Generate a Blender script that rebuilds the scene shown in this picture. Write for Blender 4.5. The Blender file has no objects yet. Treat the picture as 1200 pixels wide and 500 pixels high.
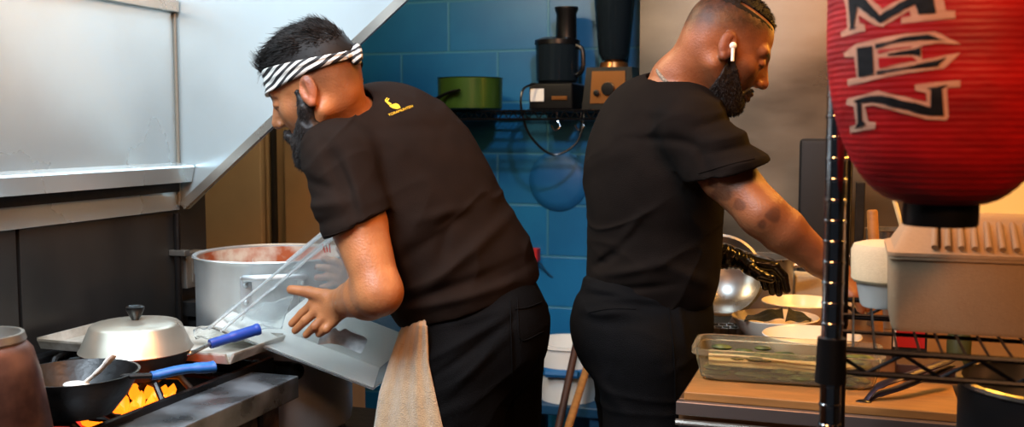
import bpy, bmesh, math, random
import numpy as np
from mathutils import Vector, Matrix
from mathutils.bvhtree import BVHTree
random.seed(7); RNG = np.random.default_rng(11)
COL = bpy.context.scene.collection
PI = math.pi
# ---------------------------------------------------------------- camera frame
FPX = 1200.0; CX, CY = 600.0, 250.0
CAMH = 1.40; PITCH = math.atan(100/1200.0); YAW = math.atan(1/3.0)
cP, sP = math.cos(PITCH), math.sin(PITCH); cY, sY = math.cos(YAW), math.sin(YAW)
def L(px, py, d):
    """point at horizontal depth d seen at that pixel, in the frame turned with the camera (x right, y away, z up)"""
    a = (px-CX)/FPX; b = (py-CY)/FPX
    y = cP - b*sP; z = -sP - b*cP; t = d/y
    return np.array([a*t, d, CAMH + z*t])
def tow(p):
    return Vector((p[0]*cY - p[1]*sY, p[0]*sY + p[1]*cY, p[2]))
def W(px, py, d): return tow(L(px, py, d))
# ---------------------------------------------------------------- colours, materials
def lin(c):
    c = c.lstrip('#'); v = [int(c[i:i+2], 16)/255 for i in (0, 2, 4)]
    return [x/12.92 if x <= .04045 else ((x+.055)/1.055)**2.4 for x in v]
def mat(name, col, rough=.5, metal=0., noise=0., nscale=8., bump=0., bscale=60., col2=None, stretch=(1,1,1),
        spec=.5, sss=0., trans=0., emit=None, estr=0., coat=0., vcol=None, ior=1.45, rnoise=0., alpha=None, sheen=0.):
    m = bpy.data.materials.new(name); m.use_nodes = True
    nt = m.node_tree; N = nt.nodes; K = nt.links; b = N['Principled BSDF']
    c = lin(col) if isinstance(col, str) else col
    b.inputs['Base Color'].default_value = (*c, 1)
    b.inputs['Roughness'].default_value = rough; b.inputs['Metallic'].default_value = metal
    b.inputs['Specular IOR Level'].default_value = spec; b.inputs['IOR'].default_value = ior
    if sss: b.inputs['Subsurface Weight'].default_value = sss; b.inputs['Subsurface Radius'].default_value = (.9,.35,.18); b.inputs['Subsurface Scale'].default_value = .012
    if trans: b.inputs['Transmission Weight'].default_value = trans
    if coat: b.inputs['Coat Weight'].default_value = coat
    if sheen: b.inputs['Sheen Weight'].default_value = sheen
    if alpha is not None: b.inputs['Alpha'].default_value = alpha
    if emit: b.inputs['Emission Color'].default_value = (*lin(emit), 1); b.inputs['Emission Strength'].default_value = estr
    tc = N.new('ShaderNodeTexCoord'); mp = N.new('ShaderNodeMapping'); K.new(tc.outputs['Object'], mp.inputs[0])
    mp.inputs['Scale'].default_value = stretch
    if noise or col2 or rnoise:
        nz = N.new('ShaderNodeTexNoise'); nz.inputs['Scale'].default_value = nscale; nz.inputs['Detail'].default_value = 6
        K.new(mp.outputs[0], nz.inputs['Vector'])
        if noise or col2:
            r = N.new('ShaderNodeValToRGB'); K.new(nz.outputs['Fac'], r.inputs[0])
            r.color_ramp.elements[0].position = .35; r.color_ramp.elements[1].position = .65
            c2 = lin(col2) if isinstance(col2, str) else ([x*(1-noise) for x in c])
            r.color_ramp.elements[0].color = (*c2, 1); r.color_ramp.elements[1].color = (*c, 1)
            if vcol: pass
            else: K.new(r.outputs[0], b.inputs['Base Color'])
        if rnoise:
            mr = N.new('ShaderNodeMapRange'); K.new(nz.outputs['Fac'], mr.inputs[0]); mr.inputs[1].default_value = .3; mr.inputs[2].default_value = .7
            mr.inputs[3].default_value = max(.02, rough-rnoise); mr.inputs[4].default_value = rough+rnoise
            K.new(mr.outputs[0], b.inputs['Roughness'])
    if vcol:
        at = N.new('ShaderNodeVertexColor'); at.layer_name = vcol
        if noise:
            mx = N.new('ShaderNodeMix'); mx.data_type = 'RGBA'; mx.blend_type = 'MULTIPLY'; mx.inputs[0].default_value = 1
            r.color_ramp.elements[0].color = (1-noise, 1-noise*1.15, 1-noise*1.2, 1); r.color_ramp.elements[1].color = (1,1,1,1)
            K.new(at.outputs[0], mx.inputs[6]); K.new(r.outputs[0], mx.inputs[7]); K.new(mx.outputs[2], b.inputs['Base Color'])
        else: K.new(at.outputs[0], b.inputs['Base Color'])
    if bump:
        n2 = N.new('ShaderNodeTexNoise'); n2.inputs['Scale'].default_value = bscale; n2.inputs['Detail'].default_value = 4
        K.new(mp.outputs[0], n2.inputs['Vector'])
        bp = N.new('ShaderNodeBump'); bp.inputs['Strength'].default_value = bump; bp.inputs['Distance'].default_value = .004
        K.new(n2.outputs['Fac'], bp.inputs['Height']); K.new(bp.outputs[0], b.inputs['Normal'])
    return m
# ---------------------------------------------------------------- objects
def tag(o, label=None, cat=None, group=None, kind=None):
    if label: o['label'] = label
    if cat: o['category'] = cat
    if group: o['group'] = group
    if kind: o['kind'] = kind
    return o
def empty(name, loc, label, cat, group=None, rz=0.):
    o = bpy.data.objects.new(name, None); COL.objects.link(o); o.empty_display_size = .05
    o.location = loc; o.rotation_euler = (0, 0, rz)
    return tag(o, label, cat, group)
def link_mesh(name, me, m, parent=None, smooth=True):
    o = bpy.data.objects.new(name, me); COL.objects.link(o)
    for x in (m if isinstance(m, (list, tuple)) else [m]): me.materials.append(x)
    if smooth: me.polygons.foreach_set('use_smooth', [True]*len(me.polygons))
    if parent: o.parent = parent
    return o
def np_mesh(name, V, F):
    me = bpy.data.meshes.new(name); me.vertices.add(len(V)); me.vertices.foreach_set('co', np.asarray(V, np.float32).ravel())
    F = np.asarray(F, np.int32); k = F.shape[1]
    me.loops.add(F.size); me.loops.foreach_set('vertex_index', F.ravel())
    me.polygons.add(len(F)); me.polygons.foreach_set('loop_start', np.arange(0, F.size, k, dtype=np.int32))
    me.update(calc_edges=True); me.validate(); return me
class MB:
    """collects shapes into one mesh; local coordinates relative to origin o"""
    def __init__(s, o=(0,0,0)): s.bm = bmesh.new(); s.o = Vector(o)
    def _v(s, p): return s.bm.verts.new(Vector(p) - s.o)
    def box(s, x0, x1, y0, y1, z0, z1, bev=0., M=None):
        vs = [s.bm.verts.new((Vector((x, y, z)) - s.o) if M is None else (M @ Vector((x, y, z)) - s.o)) for z in (z0, z1) for y in (y0, y1) for x in (x0, x1)]
        fs = [s.bm.faces.new([vs[i] for i in q]) for q in ((0,2,3,1),(4,5,7,6),(0,1,5,4),(2,6,7,3),(0,4,6,2),(1,3,7,5))]
        if bev: bmesh.ops.bevel(s.bm, geom=list({e for f in fs for e in f.edges}), offset=bev, segments=3, affect='EDGES', profile=.7)
        return s
    def poly(s, pts, ext):
        """prism: planar outline pts pushed along ext"""
        ext = Vector(ext); a = [s._v(p) for p in pts]; b = [s._v(Vector(p)+ext) for p in pts]; n = len(pts)
        fs = [s.bm.faces.new(a[::-1]), s.bm.faces.new(b)] + [s.bm.faces.new([a[i], a[(i+1) % n], b[(i+1) % n], b[i]]) for i in range(n)]
        bmesh.ops.recalc_face_normals(s.bm, faces=fs); return s
    def lathe(s, c, prof, n=40, axis=None, close=False):
        """prof: (radius, height) list turned about axis through c"""
        R = Matrix.Identity(3) if axis is None else Vector((0,0,1)).rotation_difference(Vector(axis)).to_matrix()
        c = Vector(c); rings = []
        for r, h in prof:
            if r < 1e-5: rings.append([s._v(c + R @ Vector((0,0,h)))])
            else: rings.append([s._v(c + R @ Vector((r*math.cos(2*PI*i/n), r*math.sin(2*PI*i/n), h))) for i in range(n)])
        if close: rings.append(rings[0])
        fs = []
        for A, B in zip(rings, rings[1:]):
            for i in range(n):
                j = (i+1) % n
                if len(A) == 1 and len(B) == 1: continue
                if len(A) == 1: fs.append(s.bm.faces.new([A[0], B[j], B[i]]))
                elif len(B) == 1: fs.append(s.bm.faces.new([A[i], A[j], B[0]]))
                else: fs.append(s.bm.faces.new([A[i], A[j], B[j], B[i]]))
        bmesh.ops.recalc_face_normals(s.bm, faces=fs); return s
    def tube(s, pts, r, n=10, cap=True, flat=None):
        pts = [Vector(p) for p in pts]; rs = r if isinstance(r, (list, tuple)) else [r]*len(pts)
        prev = None; rings = []; up = None
        for i, p in enumerate(pts):
            t = ((pts[min(i+1, len(pts)-1)] - p).normalized() + (p - pts[max(i-1, 0)]).normalized()).normalized()
            if up is None: up = t.orthogonal().normalized() if flat is None else Vector(flat[2])
            u = (up - t*up.dot(t)).normalized(); w = t.cross(u); up = u
            a, b_ = (1, 1) if flat is None else (flat[0], flat[1])
            rings.append([s._v(p + (u*math.cos(2*PI*k/n)*a + w*math.sin(2*PI*k/n)*b_)*rs[i]) for k in range(n)])
        fs = []
        for A, B in zip(rings, rings[1:]):
            for k in range(n): fs.append(s.bm.faces.new([A[k], A[(k+1) % n], B[(k+1) % n], B[k]]))
        if cap: fs += [s.bm.faces.new(rings[0][::-1]), s.bm.faces.new(rings[-1])]
        bmesh.ops.recalc_face_normals(s.bm, faces=fs); return s
    def ball(s, c, r, sc=(1,1,1), n=16):
        M = Matrix.Translation(Vector(c)-s.o) @ Matrix.Diagonal((*sc, 1))
        bmesh.ops.create_uvsphere(s.bm, u_segments=n*2, v_segments=n, radius=r, matrix=M); return s
    def build(s, name, m, parent=None, smooth=True, angle=35):
        me = bpy.data.meshes.new(name); s.bm.to_mesh(me); s.bm.free()
        o = link_mesh(name, me, m, parent, smooth)
        if smooth:
            try: me.set_sharp_from_angle(angle=math.radians(angle))
            except Exception: pass
        if parent is None and s.o.length > 0: o.location = s.o
        return o
def bez(pts, n=8):
    """Catmull-Rom through pts"""
    P = [Vector(p) for p in pts]; P = [P[0]*2-P[1]] + P + [P[-1]*2-P[-2]]; out = []
    for i in range(1, len(P)-2):
        for k in range(n):
            t = k/n; a, b, c, d = P[i-1:i+3]
            out.append(.5*((2*b) + (c-a)*t + (2*a-5*b+4*c-d)*t*t + (3*b-a-3*c+d)*t**3))
    out.append(P[-2]); return out
# ---------------------------------------------------------------- distance-field modelling
def A3(p): return np.asarray(p, np.float32)
def f_sph(P, c, r): return np.linalg.norm(P-A3(c), axis=-1) - r
def f_ell(P, c, r, R=None):
    q = P-A3(c)
    if R is not None: q = q @ A3(R).T
    r = A3(r); k0 = np.linalg.norm(q/r, axis=-1); k1 = np.linalg.norm(q/(r*r), axis=-1)
    return k0*(k0-1)/np.maximum(k1, 1e-6)
def f_cap(P, a, b, ra, rb=None):
    a = A3(a); b = A3(b); rb = ra if rb is None else rb
    ab = b-a; t = np.clip(((P-a) @ ab)/max(float(ab @ ab), 1e-12), 0, 1)
    return np.linalg.norm(P-a-t[..., None]*ab, axis=-1) - (ra + (rb-ra)*t)
def f_box(P, c, h, R=None, r=0.):
    q = P-A3(c)
    if R is not None: q = q @ A3(R).T
    q = np.abs(q) - (A3(h)-r)
    return np.linalg.norm(np.maximum(q, 0), axis=-1) + np.minimum(q.max(-1), 0) - r
def f_plane(P, p, n):
    n = A3(n)/np.linalg.norm(n); return (P-A3(p)) @ n
def smin(a, b, k):
    h = np.clip(.5+.5*(b-a)/k, 0, 1); return b*(1-h)+a*h - k*h*(1-h)
def smax(a, b, k): return -smin(-a, -b, k)
def sm_all(L_, k):
    d = L_[0]
    for x in L_[1:]: d = smin(d, x, k)
    return d
def f_chain(P, pts, rs, k=.01):
    d = None
    for i in range(len(pts)-1):
        c = f_cap(P, pts[i], pts[i+1], rs[i], rs[i+1]); d = c if d is None else smin(d, c, k)
    return d
def vnoise(P, s, seed=0):
    q = P*s; i = np.floor(q).astype(np.int64); f = q-i; f = f*f*(3-2*f)
    def hsh(ix, iy, iz):
        n = (ix*73856093) ^ (iy*19349663) ^ (iz*83492791) ^ (seed*7919+13)
        n = (n*1103515245+12345) & 0x7fffffff; n = (n ^ (n >> 13))*1274126177 & 0x7fffffff
        return (n/0x7fffffff).astype(np.float32)
    x, y, z = i[..., 0], i[..., 1], i[..., 2]; fx, fy, fz = f[..., 0], f[..., 1], f[..., 2]
    v = 0
    for dx in (0, 1):
        for dy in (0, 1):
            for dz in (0, 1):
                v = v + hsh(x+dx, y+dy, z+dz)*(fx if dx else 1-fx)*(fy if dy else 1-fy)*(fz if dz else 1-fz)
    return v*2-1
def sdf_mesh(fn, lo, hi, h, margin=.012):
    lo = A3(lo); hi = A3(hi); B = 8
    nb = np.ceil((hi-lo)/(h*B)).astype(int); n = nb*B+1
    c = np.stack(np.meshgrid(*[np.arange(k) for k in nb], indexing='ij'), -1).reshape(-1, 3)
    cen = lo + (c*B + B/2)*h
    act = np.abs(np.concatenate([fn(cen[i:i+200000].astype(np.float32)) for i in range(0, len(cen), 200000)])) < h*B*.9 + margin
    D = np.full(n, 1., np.float32)
    # sign for inactive blocks
    g = np.stack(np.meshgrid(*[np.arange(B+1)]*3, indexing='ij'), -1).reshape(-1, 3)
    cin = c[~act]; dd = fn(cen[~act].astype(np.float32)) if len(cin) else []
    for cc, d0 in zip(cin, dd):
        if d0 < 0: D[cc[0]*B:cc[0]*B+B+1, cc[1]*B:cc[1]*B+B+1, cc[2]*B:cc[2]*B+B+1] = -1
    ca = c[act]
    for i in range(0, len(ca), 400):
        ii = (ca[i:i+400, None, :]*B + g[None]).reshape(-1, 3)
        v = fn((lo + ii*h).astype(np.float32)); D[ii[:, 0], ii[:, 1], ii[:, 2]] = v
    D[0] = D[-1] = 1; D[:, 0] = D[:, -1] = 1; D[:, :, 0] = D[:, :, -1] = 1
    return nets(D, lo, h)
def nets(D, lo, h):
    S = D < 0; nx, ny, nz = D.shape
    cnt = np.zeros((nx-1, ny-1, nz-1), np.uint8)
    for dx in (0, 1):
        for dy in (0, 1):
            for dz in (0, 1): cnt += S[dx:nx-1+dx, dy:ny-1+dy, dz:nz-1+dz]
    C = np.argwhere((cnt > 0) & (cnt < 8)); idx = np.full(cnt.shape, -1, np.int32); idx[C[:, 0], C[:, 1], C[:, 2]] = np.arange(len(C))
    corner = [(a, b, c) for a in (0, 1) for b in (0, 1) for c in (0, 1)]
    val = {k: D[C[:, 0]+k[0], C[:, 1]+k[1], C[:, 2]+k[2]] for k in corner}
    acc = np.zeros((len(C), 3), np.float64); w = np.zeros(len(C))
    for ax in range(3):
        for k in corner:
            if k[ax]: continue
            k2 = list(k); k2[ax] = 1; k2 = tuple(k2); a, b = val[k], val[k2]; m = (a < 0) != (b < 0)
            t = np.where(m, a/np.where(m, a-b, 1), 0)
            p = np.tile(np.array(k, float), (len(C), 1)); p[:, ax] = t
            acc += p*m[:, None]; w += m
    V = lo + (C + acc/w[:, None])*h
    F = []
    for ax in range(3):
        sl0 = [slice(None)]*3; sl1 = [slice(None)]*3; sl0[ax] = slice(0, -1); sl1[ax] = slice(1, None)
        m = S[tuple(sl0)] != S[tuple(sl1)]; E_ = np.argwhere(m); u, v = (ax+1) % 3, (ax+2) % 3
        E_ = E_[(E_[:, u] > 0) & (E_[:, v] > 0) & (E_[:, u] < cnt.shape[u]) & (E_[:, v] < cnt.shape[v])]
        q = []
        for du, dv in ((1, 1), (0, 1), (0, 0), (1, 0)):
            e = E_.copy(); e[:, u] -= du; e[:, v] -= dv; q.append(idx[e[:, 0], e[:, 1], e[:, 2]])
        q = np.stack(q, 1); ins = S[E_[:, 0], E_[:, 1], E_[:, 2]]
        q[~ins] = q[~ins][:, ::-1]; F.append(q)
    F = np.concatenate(F); F = F[(F >= 0).all(1)]
    return V, F
def grad(fn, P, e=.0015):
    P = P.astype(np.float32); g = np.stack([fn(P+A3(v)*e) - fn(P-A3(v)*e) for v in np.eye(3)], -1)
    return g/np.maximum(np.linalg.norm(g, axis=-1, keepdims=True), 1e-9)
def strands(P, dirs, length, r, bend=None, seg=3):
    """tapered three-sided hairs from roots P along dirs (bend: added direction)"""
    n = len(P); dirs = dirs/np.maximum(np.linalg.norm(dirs, axis=1, keepdims=True), 1e-6)
    a = np.cross(dirs, RNG.normal(size=(n, 3))); a /= np.maximum(np.linalg.norm(a, axis=1, keepdims=True), 1e-6); b = np.cross(dirs, a)
    V = []
    for k in range(seg+1):
        t = k/seg; c = P + dirs*(length*t)[:, None] + (0 if bend is None else bend*(length*t*t)[:, None])
        rr = r*(1-t*.85)
        for j in range(3): V.append(c + (a*math.cos(2*PI*j/3) + b*math.sin(2*PI*j/3))*rr)
    V = np.stack(V, 1); F = []
    for k in range(seg):
        for j in range(3): F.append([k*3+j, k*3+(j+1) % 3, (k+1)*3+(j+1) % 3, (k+1)*3+j])
    F = np.array(F)[None] + (np.arange(n)*V.shape[1])[:, None, None]
    return V.reshape(-1, 3), F.reshape(-1, 4)
def paint(me, name, cols):
    a = me.color_attributes.new(name, 'FLOAT_COLOR', 'POINT')
    a.data.foreach_set('color', np.concatenate([cols, np.ones((len(cols), 1))], 1).astype(np.float32).ravel())
# ================================================================ materials
M = {}
M['steel_hood'] = mat('steel_hood', '#c6d6db', .27, .64, noise=.3, nscale=1.1, rnoise=.1, bump=.02, bscale=9)
M['steel_dark'] = mat('steel_dark', '#4d4c4a', .42, .75, noise=.45, nscale=3, stretch=(1,1,.35), rnoise=.14, bump=.06, bscale=12)
M['steel'] = mat('steel', '#b9b5ac', .3, .9, noise=.2, nscale=5, rnoise=.1)
M['steel_wall'] = mat('steel_wall', '#857967', .36, .85, noise=.5, nscale=1.5, stretch=(1,1,2.4), rnoise=.12, bump=.12, bscale=5)  # colour noise stands in for blotchy reflections in the steel
M['alu'] = mat('alu', '#d6dadb', .4, .8, noise=.25, nscale=6, rnoise=.1, bump=.04, bscale=20)
M['alu_tray'] = mat('alu_tray', '#d9d6cc', .45, .5, noise=.5, nscale=14, col2='#8d8574', rnoise=.1)
M['lid'] = mat('lid', '#bdb6a6', .33, .75, noise=.18, nscale=8, rnoise=.08)
M['iron'] = mat('iron', '#0c0c0d', .42, .1, noise=.5, nscale=25, bump=.2, bscale=90, rnoise=.12)
M['iron_dull'] = mat('iron_dull', '#1c1a19', .6, .4, noise=.5, nscale=25, bump=.3, bscale=60)
M['stove_steel'] = mat('stove_steel', '#3a3d40', .3, .85, noise=.55, nscale=9, rnoise=.14, bump=.05)
M['blue_grip'] = mat('blue_grip', '#1d5fa8', .42, noise=.25, nscale=30)
M['blue_grip2'] = mat('blue_grip2', '#1c3f94', .4, noise=.25, nscale=30)
M['black_plastic'] = mat('black_plastic', '#0d0d0e', .3)
M['black_matt'] = mat('black_matt', '#101012', .6)
M['bronze'] = mat('bronze', '#6b4a3c', .45, .5, noise=.5, nscale=18, col2='#3c2620', bump=.1)
M['tan'] = mat('tan', '#a78f6e', .55, .0, noise=.15, nscale=5)
M['tan2'] = mat('tan2', '#8a7150', .55, .0, noise=.2, nscale=5)
M['orange_plastic'] = mat('orange_plastic', '#c98a3c', .5, noise=.15)
M['white_plastic'] = mat('white_plastic', '#e8e4da', .4)
M['bowl'] = mat('bowl', '#e9e2d2', .25, spec=.5)
M['foam'] = mat('foam', '#ad9272', .65, noise=.06, nscale=200, bump=.25, bscale=500)
M['foam2'] = mat('foam2', '#d8c7a2', .65, noise=.06, nscale=200, bump=.25, bscale=500)
M['nori'] = mat('nori', '#1f2413', .5, noise=.7, nscale=160, col2='#0a0d06', bump=.8, bscale=300)
M['leaf'] = mat('leaf', '#5d6424', .6, noise=.5, nscale=40, col2='#2b3512', bump=.5)
M['paper'] = mat('paper', '#d8c79a', .8, noise=.12, nscale=20)
M['wood'] = mat('wood', '#9c6c38', .55, noise=.25, nscale=12, stretch=(1,6,6))
M['wood_dark'] = mat('wood_dark', '#3c2014', .6, noise=.3, nscale=12)
M['clear'] = mat('clear', '#eef3f2', .06, trans=1., ior=1.2, spec=.6)
M['frost'] = mat('frost', '#f2e6c4', .26, trans=.92, ior=1.12)
M['film'] = mat('film', '#f4f8f8', .05, trans=.97, ior=1.22, bump=1., bscale=55)
M['glass_dark'] = mat('glass_dark', '#26323a', .08, trans=.6, ior=1.3)
M['chrome'] = mat('chrome', '#c2c5ca', .14, 1.)
M['chrome_dull'] = mat('chrome_dull', '#4c4a4a', .28, .95)
M['wire_black'] = mat('wire_black', '#17181b', .35, .7)
M['green_pan'] = mat('green_pan', '#35501d', .3, .2, noise=.2)
M['copper'] = mat('copper', '#8f5e33', .3, .8)
M['red'] = mat('red', '#b01c1c', .5)
M['sauce'] = mat('sauce', '#a24b22', .55, noise=.5, nscale=22, col2='#c9b9a6')
M['blue_cup'] = mat('blue_cup', '#135a8e', .5)
M['teal_floor'] = mat('dark_tile', '#241c1a', .55, noise=.4, nscale=6)
M['flame'] = mat('flame', '#ff7a1a', .5, emit='#ff8c18', estr=1.7)
M['flame_core'] = mat('flame_core', '#ffb040', .5, emit='#ffa428', estr=1.8)
M['burner_glow'] = mat('burner_glow', '#b0220a', .7, emit='#ff2a06', estr=.35)
M['yellow'] = mat('yellow_print', '#d8a81e', .6)
def blue_wall():
    m = bpy.data.materials.new('blue_block'); m.use_nodes = True; nt = m.node_tree; N = nt.nodes; K = nt.links; b = N['Principled BSDF']
    tc = N.new('ShaderNodeTexCoord'); sx = N.new('ShaderNodeSeparateXYZ'); cb = N.new('ShaderNodeCombineXYZ'); K.new(tc.outputs['Object'], sx.inputs[0])
    K.new(sx.outputs['X'], cb.inputs['X']); K.new(sx.outputs['Z'], cb.inputs['Y'])
    mp = N.new('ShaderNodeMapping'); mp.inputs['Location'].default_value = (.10, -.075, 0); K.new(cb.outputs[0], mp.inputs[0])
    br = N.new('ShaderNodeTexBrick'); K.new(mp.outputs[0], br.inputs['Vector']); br.inputs['Scale'].default_value = 1
    br.inputs['Brick Width'].default_value = .42; br.inputs['Row Height'].default_value = .204; br.inputs['Mortar Size'].default_value = .006; br.inputs['Mortar Smooth'].default_value = .5
    br.inputs['Color1'].default_value = (*lin('#176f9f'), 1); br.inputs['Color2'].default_value = (*lin('#146695'), 1); br.inputs['Mortar'].default_value = (*lin('#3a7c98'), 1)
    nz = N.new('ShaderNodeTexNoise'); nz.inputs['Scale'].default_value = 5; nz.inputs['Detail'].default_value = 8; K.new(tc.outputs['Object'], nz.inputs['Vector'])
    r = N.new('ShaderNodeValToRGB'); K.new(nz.outputs['Fac'], r.inputs[0]); r.color_ramp.elements[0].position = .35; r.color_ramp.elements[1].position = .7
    r.color_ramp.elements[0].color = (.72, .8, .85, 1); r.color_ramp.elements[1].color = (1, 1, 1, 1)
    mx = N.new('ShaderNodeMix'); mx.data_type = 'RGBA'; mx.blend_type = 'MULTIPLY'; mx.inputs[0].default_value = 1
    K.new(br.outputs[0], mx.inputs[6]); K.new(r.outputs[0], mx.inputs[7]); K.new(mx.outputs[2], b.inputs['Base Color'])
    b.inputs['Roughness'].default_value = .38
    bp = N.new('ShaderNodeBump'); bp.inputs['Strength'].default_value = .6; bp.inputs['Distance'].default_value = .004; bp.invert = True
    ad = N.new('ShaderNodeMath'); ad.operation = 'MULTIPLY_ADD'; K.new(nz.outputs['Fac'], ad.inputs[0]); ad.inputs[1].default_value = .35; K.new(br.outputs['Fac'], ad.inputs[2])
    K.new(ad.outputs[0], bp.inputs['Height']); K.new(bp.outputs[0], b.inputs['Normal']); return m
M['blue_wall'] = blue_wall()
def tile_floor():
    m = bpy.data.materials.new('floor_tile'); m.use_nodes = True; nt = m.node_tree; N = nt.nodes; K = nt.links; b = N['Principled BSDF']
    tc = N.new('ShaderNodeTexCoord'); br = N.new('ShaderNodeTexBrick'); K.new(tc.outputs['Object'], br.inputs['Vector']); br.offset = 0
    br.inputs['Scale'].default_value = 1; br.inputs['Brick Width'].default_value = .2; br.inputs['Row Height'].default_value = .2; br.inputs['Mortar Size'].default_value = .004
    br.inputs['Color1'].default_value = (*lin('#3b2620'), 1); br.inputs['Color2'].default_value = (*lin('#33211c'), 1); br.inputs['Mortar'].default_value = (*lin('#171312'), 1)
    K.new(br.outputs[0], b.inputs['Base Color']); b.inputs['Roughness'].default_value = .45; return m
M['floor'] = tile_floor()
# ================================================================ the room
WL = -1.68
def struct(name, m, *boxes, bev=0.):
    mb = MB()
    for b_ in boxes: mb.box(*b_, bev=bev)
    return tag(mb.build(name, m, smooth=False), kind='structure')
struct('floor', M['floor'], (-3.0, 3.2, -1.6, 4.1, -.06, 0))
struct('ceiling', mat('ceiling', '#4a4a48', .8), (-3.0, 3.2, -1.6, 4.1, 2.8, 2.86))
struct('wall_back', M['blue_wall'], (-3.0, 3.2, 3.9, 4.0, 0, 2.8))
struct('wall_left', mat('wall_paint', '#56504a', .7), (-2.5, -2.4, -1.6, 3.9, 0, 2.8))
struct('wall_right', mat('wall_paint_r', '#6b5f52', .7), (2.6, 2.7, -1.6, 3.9, 0, 2.8))
struct('wall_partition', mat('partition', '#3f3c3a', .6), (WL-.10, WL-.012, -.6, 2.39, 0, 2.6))
# stainless cladding right of the blue wall
struct('wall_steel', M['steel_wall'], (-.677, 2.6, 3.36, 3.9, 0, 2.8))
mb = MB()
for x in (.42, 1.5): mb.box(x-.02, x+.02, 3.352, 3.36, 0, 2.8)
tag(mb.build('trim_1', M['steel'], smooth=False), kind='structure')
# backsplash sheets on the partition
mb = MB()
for y0, y1 in ((-.6, .55), (.557, 1.715), (1.725, 2.387)): mb.box(WL-.012, WL, y0, y1, .75, 1.25, bev=.0015)
tag(mb.build('trim_2', M['steel_dark'], smooth=False), kind='structure')
# conduit in the corner
cp = (WL+.018, 2.235)
r = empty('conduit_pipe', (cp[0], cp[1], .7), 'thin grey vertical conduit on the dark steel wall left of the stock pot', 'pipe')
MB((cp[0], cp[1], .7)).tube([(cp[0], cp[1], .0), (cp[0], cp[1], 1.18)], .009).build('pipe', M['chrome_dull'], r)
mb = MB((cp[0], cp[1], .7)); mb.box(cp[0]-.018, cp[0]+.03, cp[1]-.012, cp[1]+.012, 1.07, 1.085, bev=.003); mb.build('bracket', M['steel'], r)
bx = MB((WL, 2.29, 1.0)); bx.box(WL, WL+.03, 2.255, 2.335, .98, 1.075, bev=.004); bx.box(WL+.03, WL+.036, 2.275, 2.315, .995, 1.06, bev=.002)
tag(bx.build('outlet_box', M['steel']), 'small grey metal outlet box on the wall between conduit and stock pot', 'outlet')
bx = MB((WL, 2.29, .9)); bx.box(WL, WL+.05, 2.26, 2.35, .905, .945, bev=.004); bx.box(WL+.01, WL+.04, 2.28, 2.31, .82, .905, bev=.003)
tag(bx.build('gas_valve', M['iron_dull']), 'dark metal gas valve bracket low on the wall beside the stock pot', 'valve')
# ================================================================ hood
HY = 2.257
r = empty('range_hood', (WL, 1.2, 1.19), 'large bright stainless hood with slanted end panel above the stove', 'hood')
mb = MB((WL, 1.2, 1.19)); mb.box(WL, WL+.012, .0, HY, 1.1875, 2.6, bev=.002); mb.build('back_panel', M['steel_hood'], r, smooth=False)
mb = MB((WL, 1.2, 1.19))
prof = [(WL+.013, 1.311), (WL+.06, 1.305), (WL+.064, 1.300), (WL+.055, 1.262), (WL+.013, 1.262)]
mb.poly([(x, .0, z) for x, z in prof], (0, HY-.005, 0)); mb.build('grease_trough', M['steel_hood'], r, smooth=False)
mb = MB((WL, 1.2, 1.19)); mb.box(WL+.013, WL+.02, .0, HY-.004, 1.236, 1.258); mb.build('trough_shade_strip', M['iron_dull'], r, smooth=False)  # dark strip standing for the shade under the trough
mb = MB((WL, 1.2, 1.19)); mb.box(WL+.013, WL+.03, .0, HY-.004, 1.695, 1.725, bev=.003); mb.build('filter_rail', M['steel'], r, smooth=False)
# end panel, lower edge slants up towards the room
ep = [(WL+.012, 1.20), (WL+.035, 1.19), (-1.011, 1.712), (-.70, 1.95), (-.70, 2.6), (WL+.012, 2.6)]
mb = MB((WL, 1.2, 1.19)); mb.poly([(x, HY, z) for x, z in ep], (0, .012, 0)); mb.build('end_panel', M['steel_hood'], r, smooth=False)
mb = MB((WL, 1.2, 1.19))
dx, dz = (-.70-(WL+.035)), (1.95-1.19); l = math.hypot(dx, dz); nx, nz = -dz/l, dx/l
mb.poly([(WL+.035, HY-.012, 1.19), (-.70, HY-.012, 1.95), (-.70+nx*.022, HY-.012, 1.95+nz*.022), (WL+.035+nx*.022, HY-.012, 1.19+nz*.022)], (0, .011, 0))
mb.build('folded_edge', M['steel'], r, smooth=False)
mb = MB((WL, 1.2, 1.19)); mb.tube([(WL+.016, HY-.006, 1.2), (WL+.016, HY-.006, 2.6)], .005); mb.build('corner_seam', mat('seam', '#7d7a70', .5, .5), r)
mb = MB((WL, 1.2, 1.19)); mb.box(-.72, -.70, .0, HY+.012, 2.2, 2.6); mb.build('front_apron', M['steel_hood'], r, smooth=False)
mb = MB((WL, 1.2, 1.19)); mb.box(WL, -.70, .0, HY+.012, 2.6, 2.62); mb.build('top_panel', M['steel_hood'], r, smooth=False)
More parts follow.
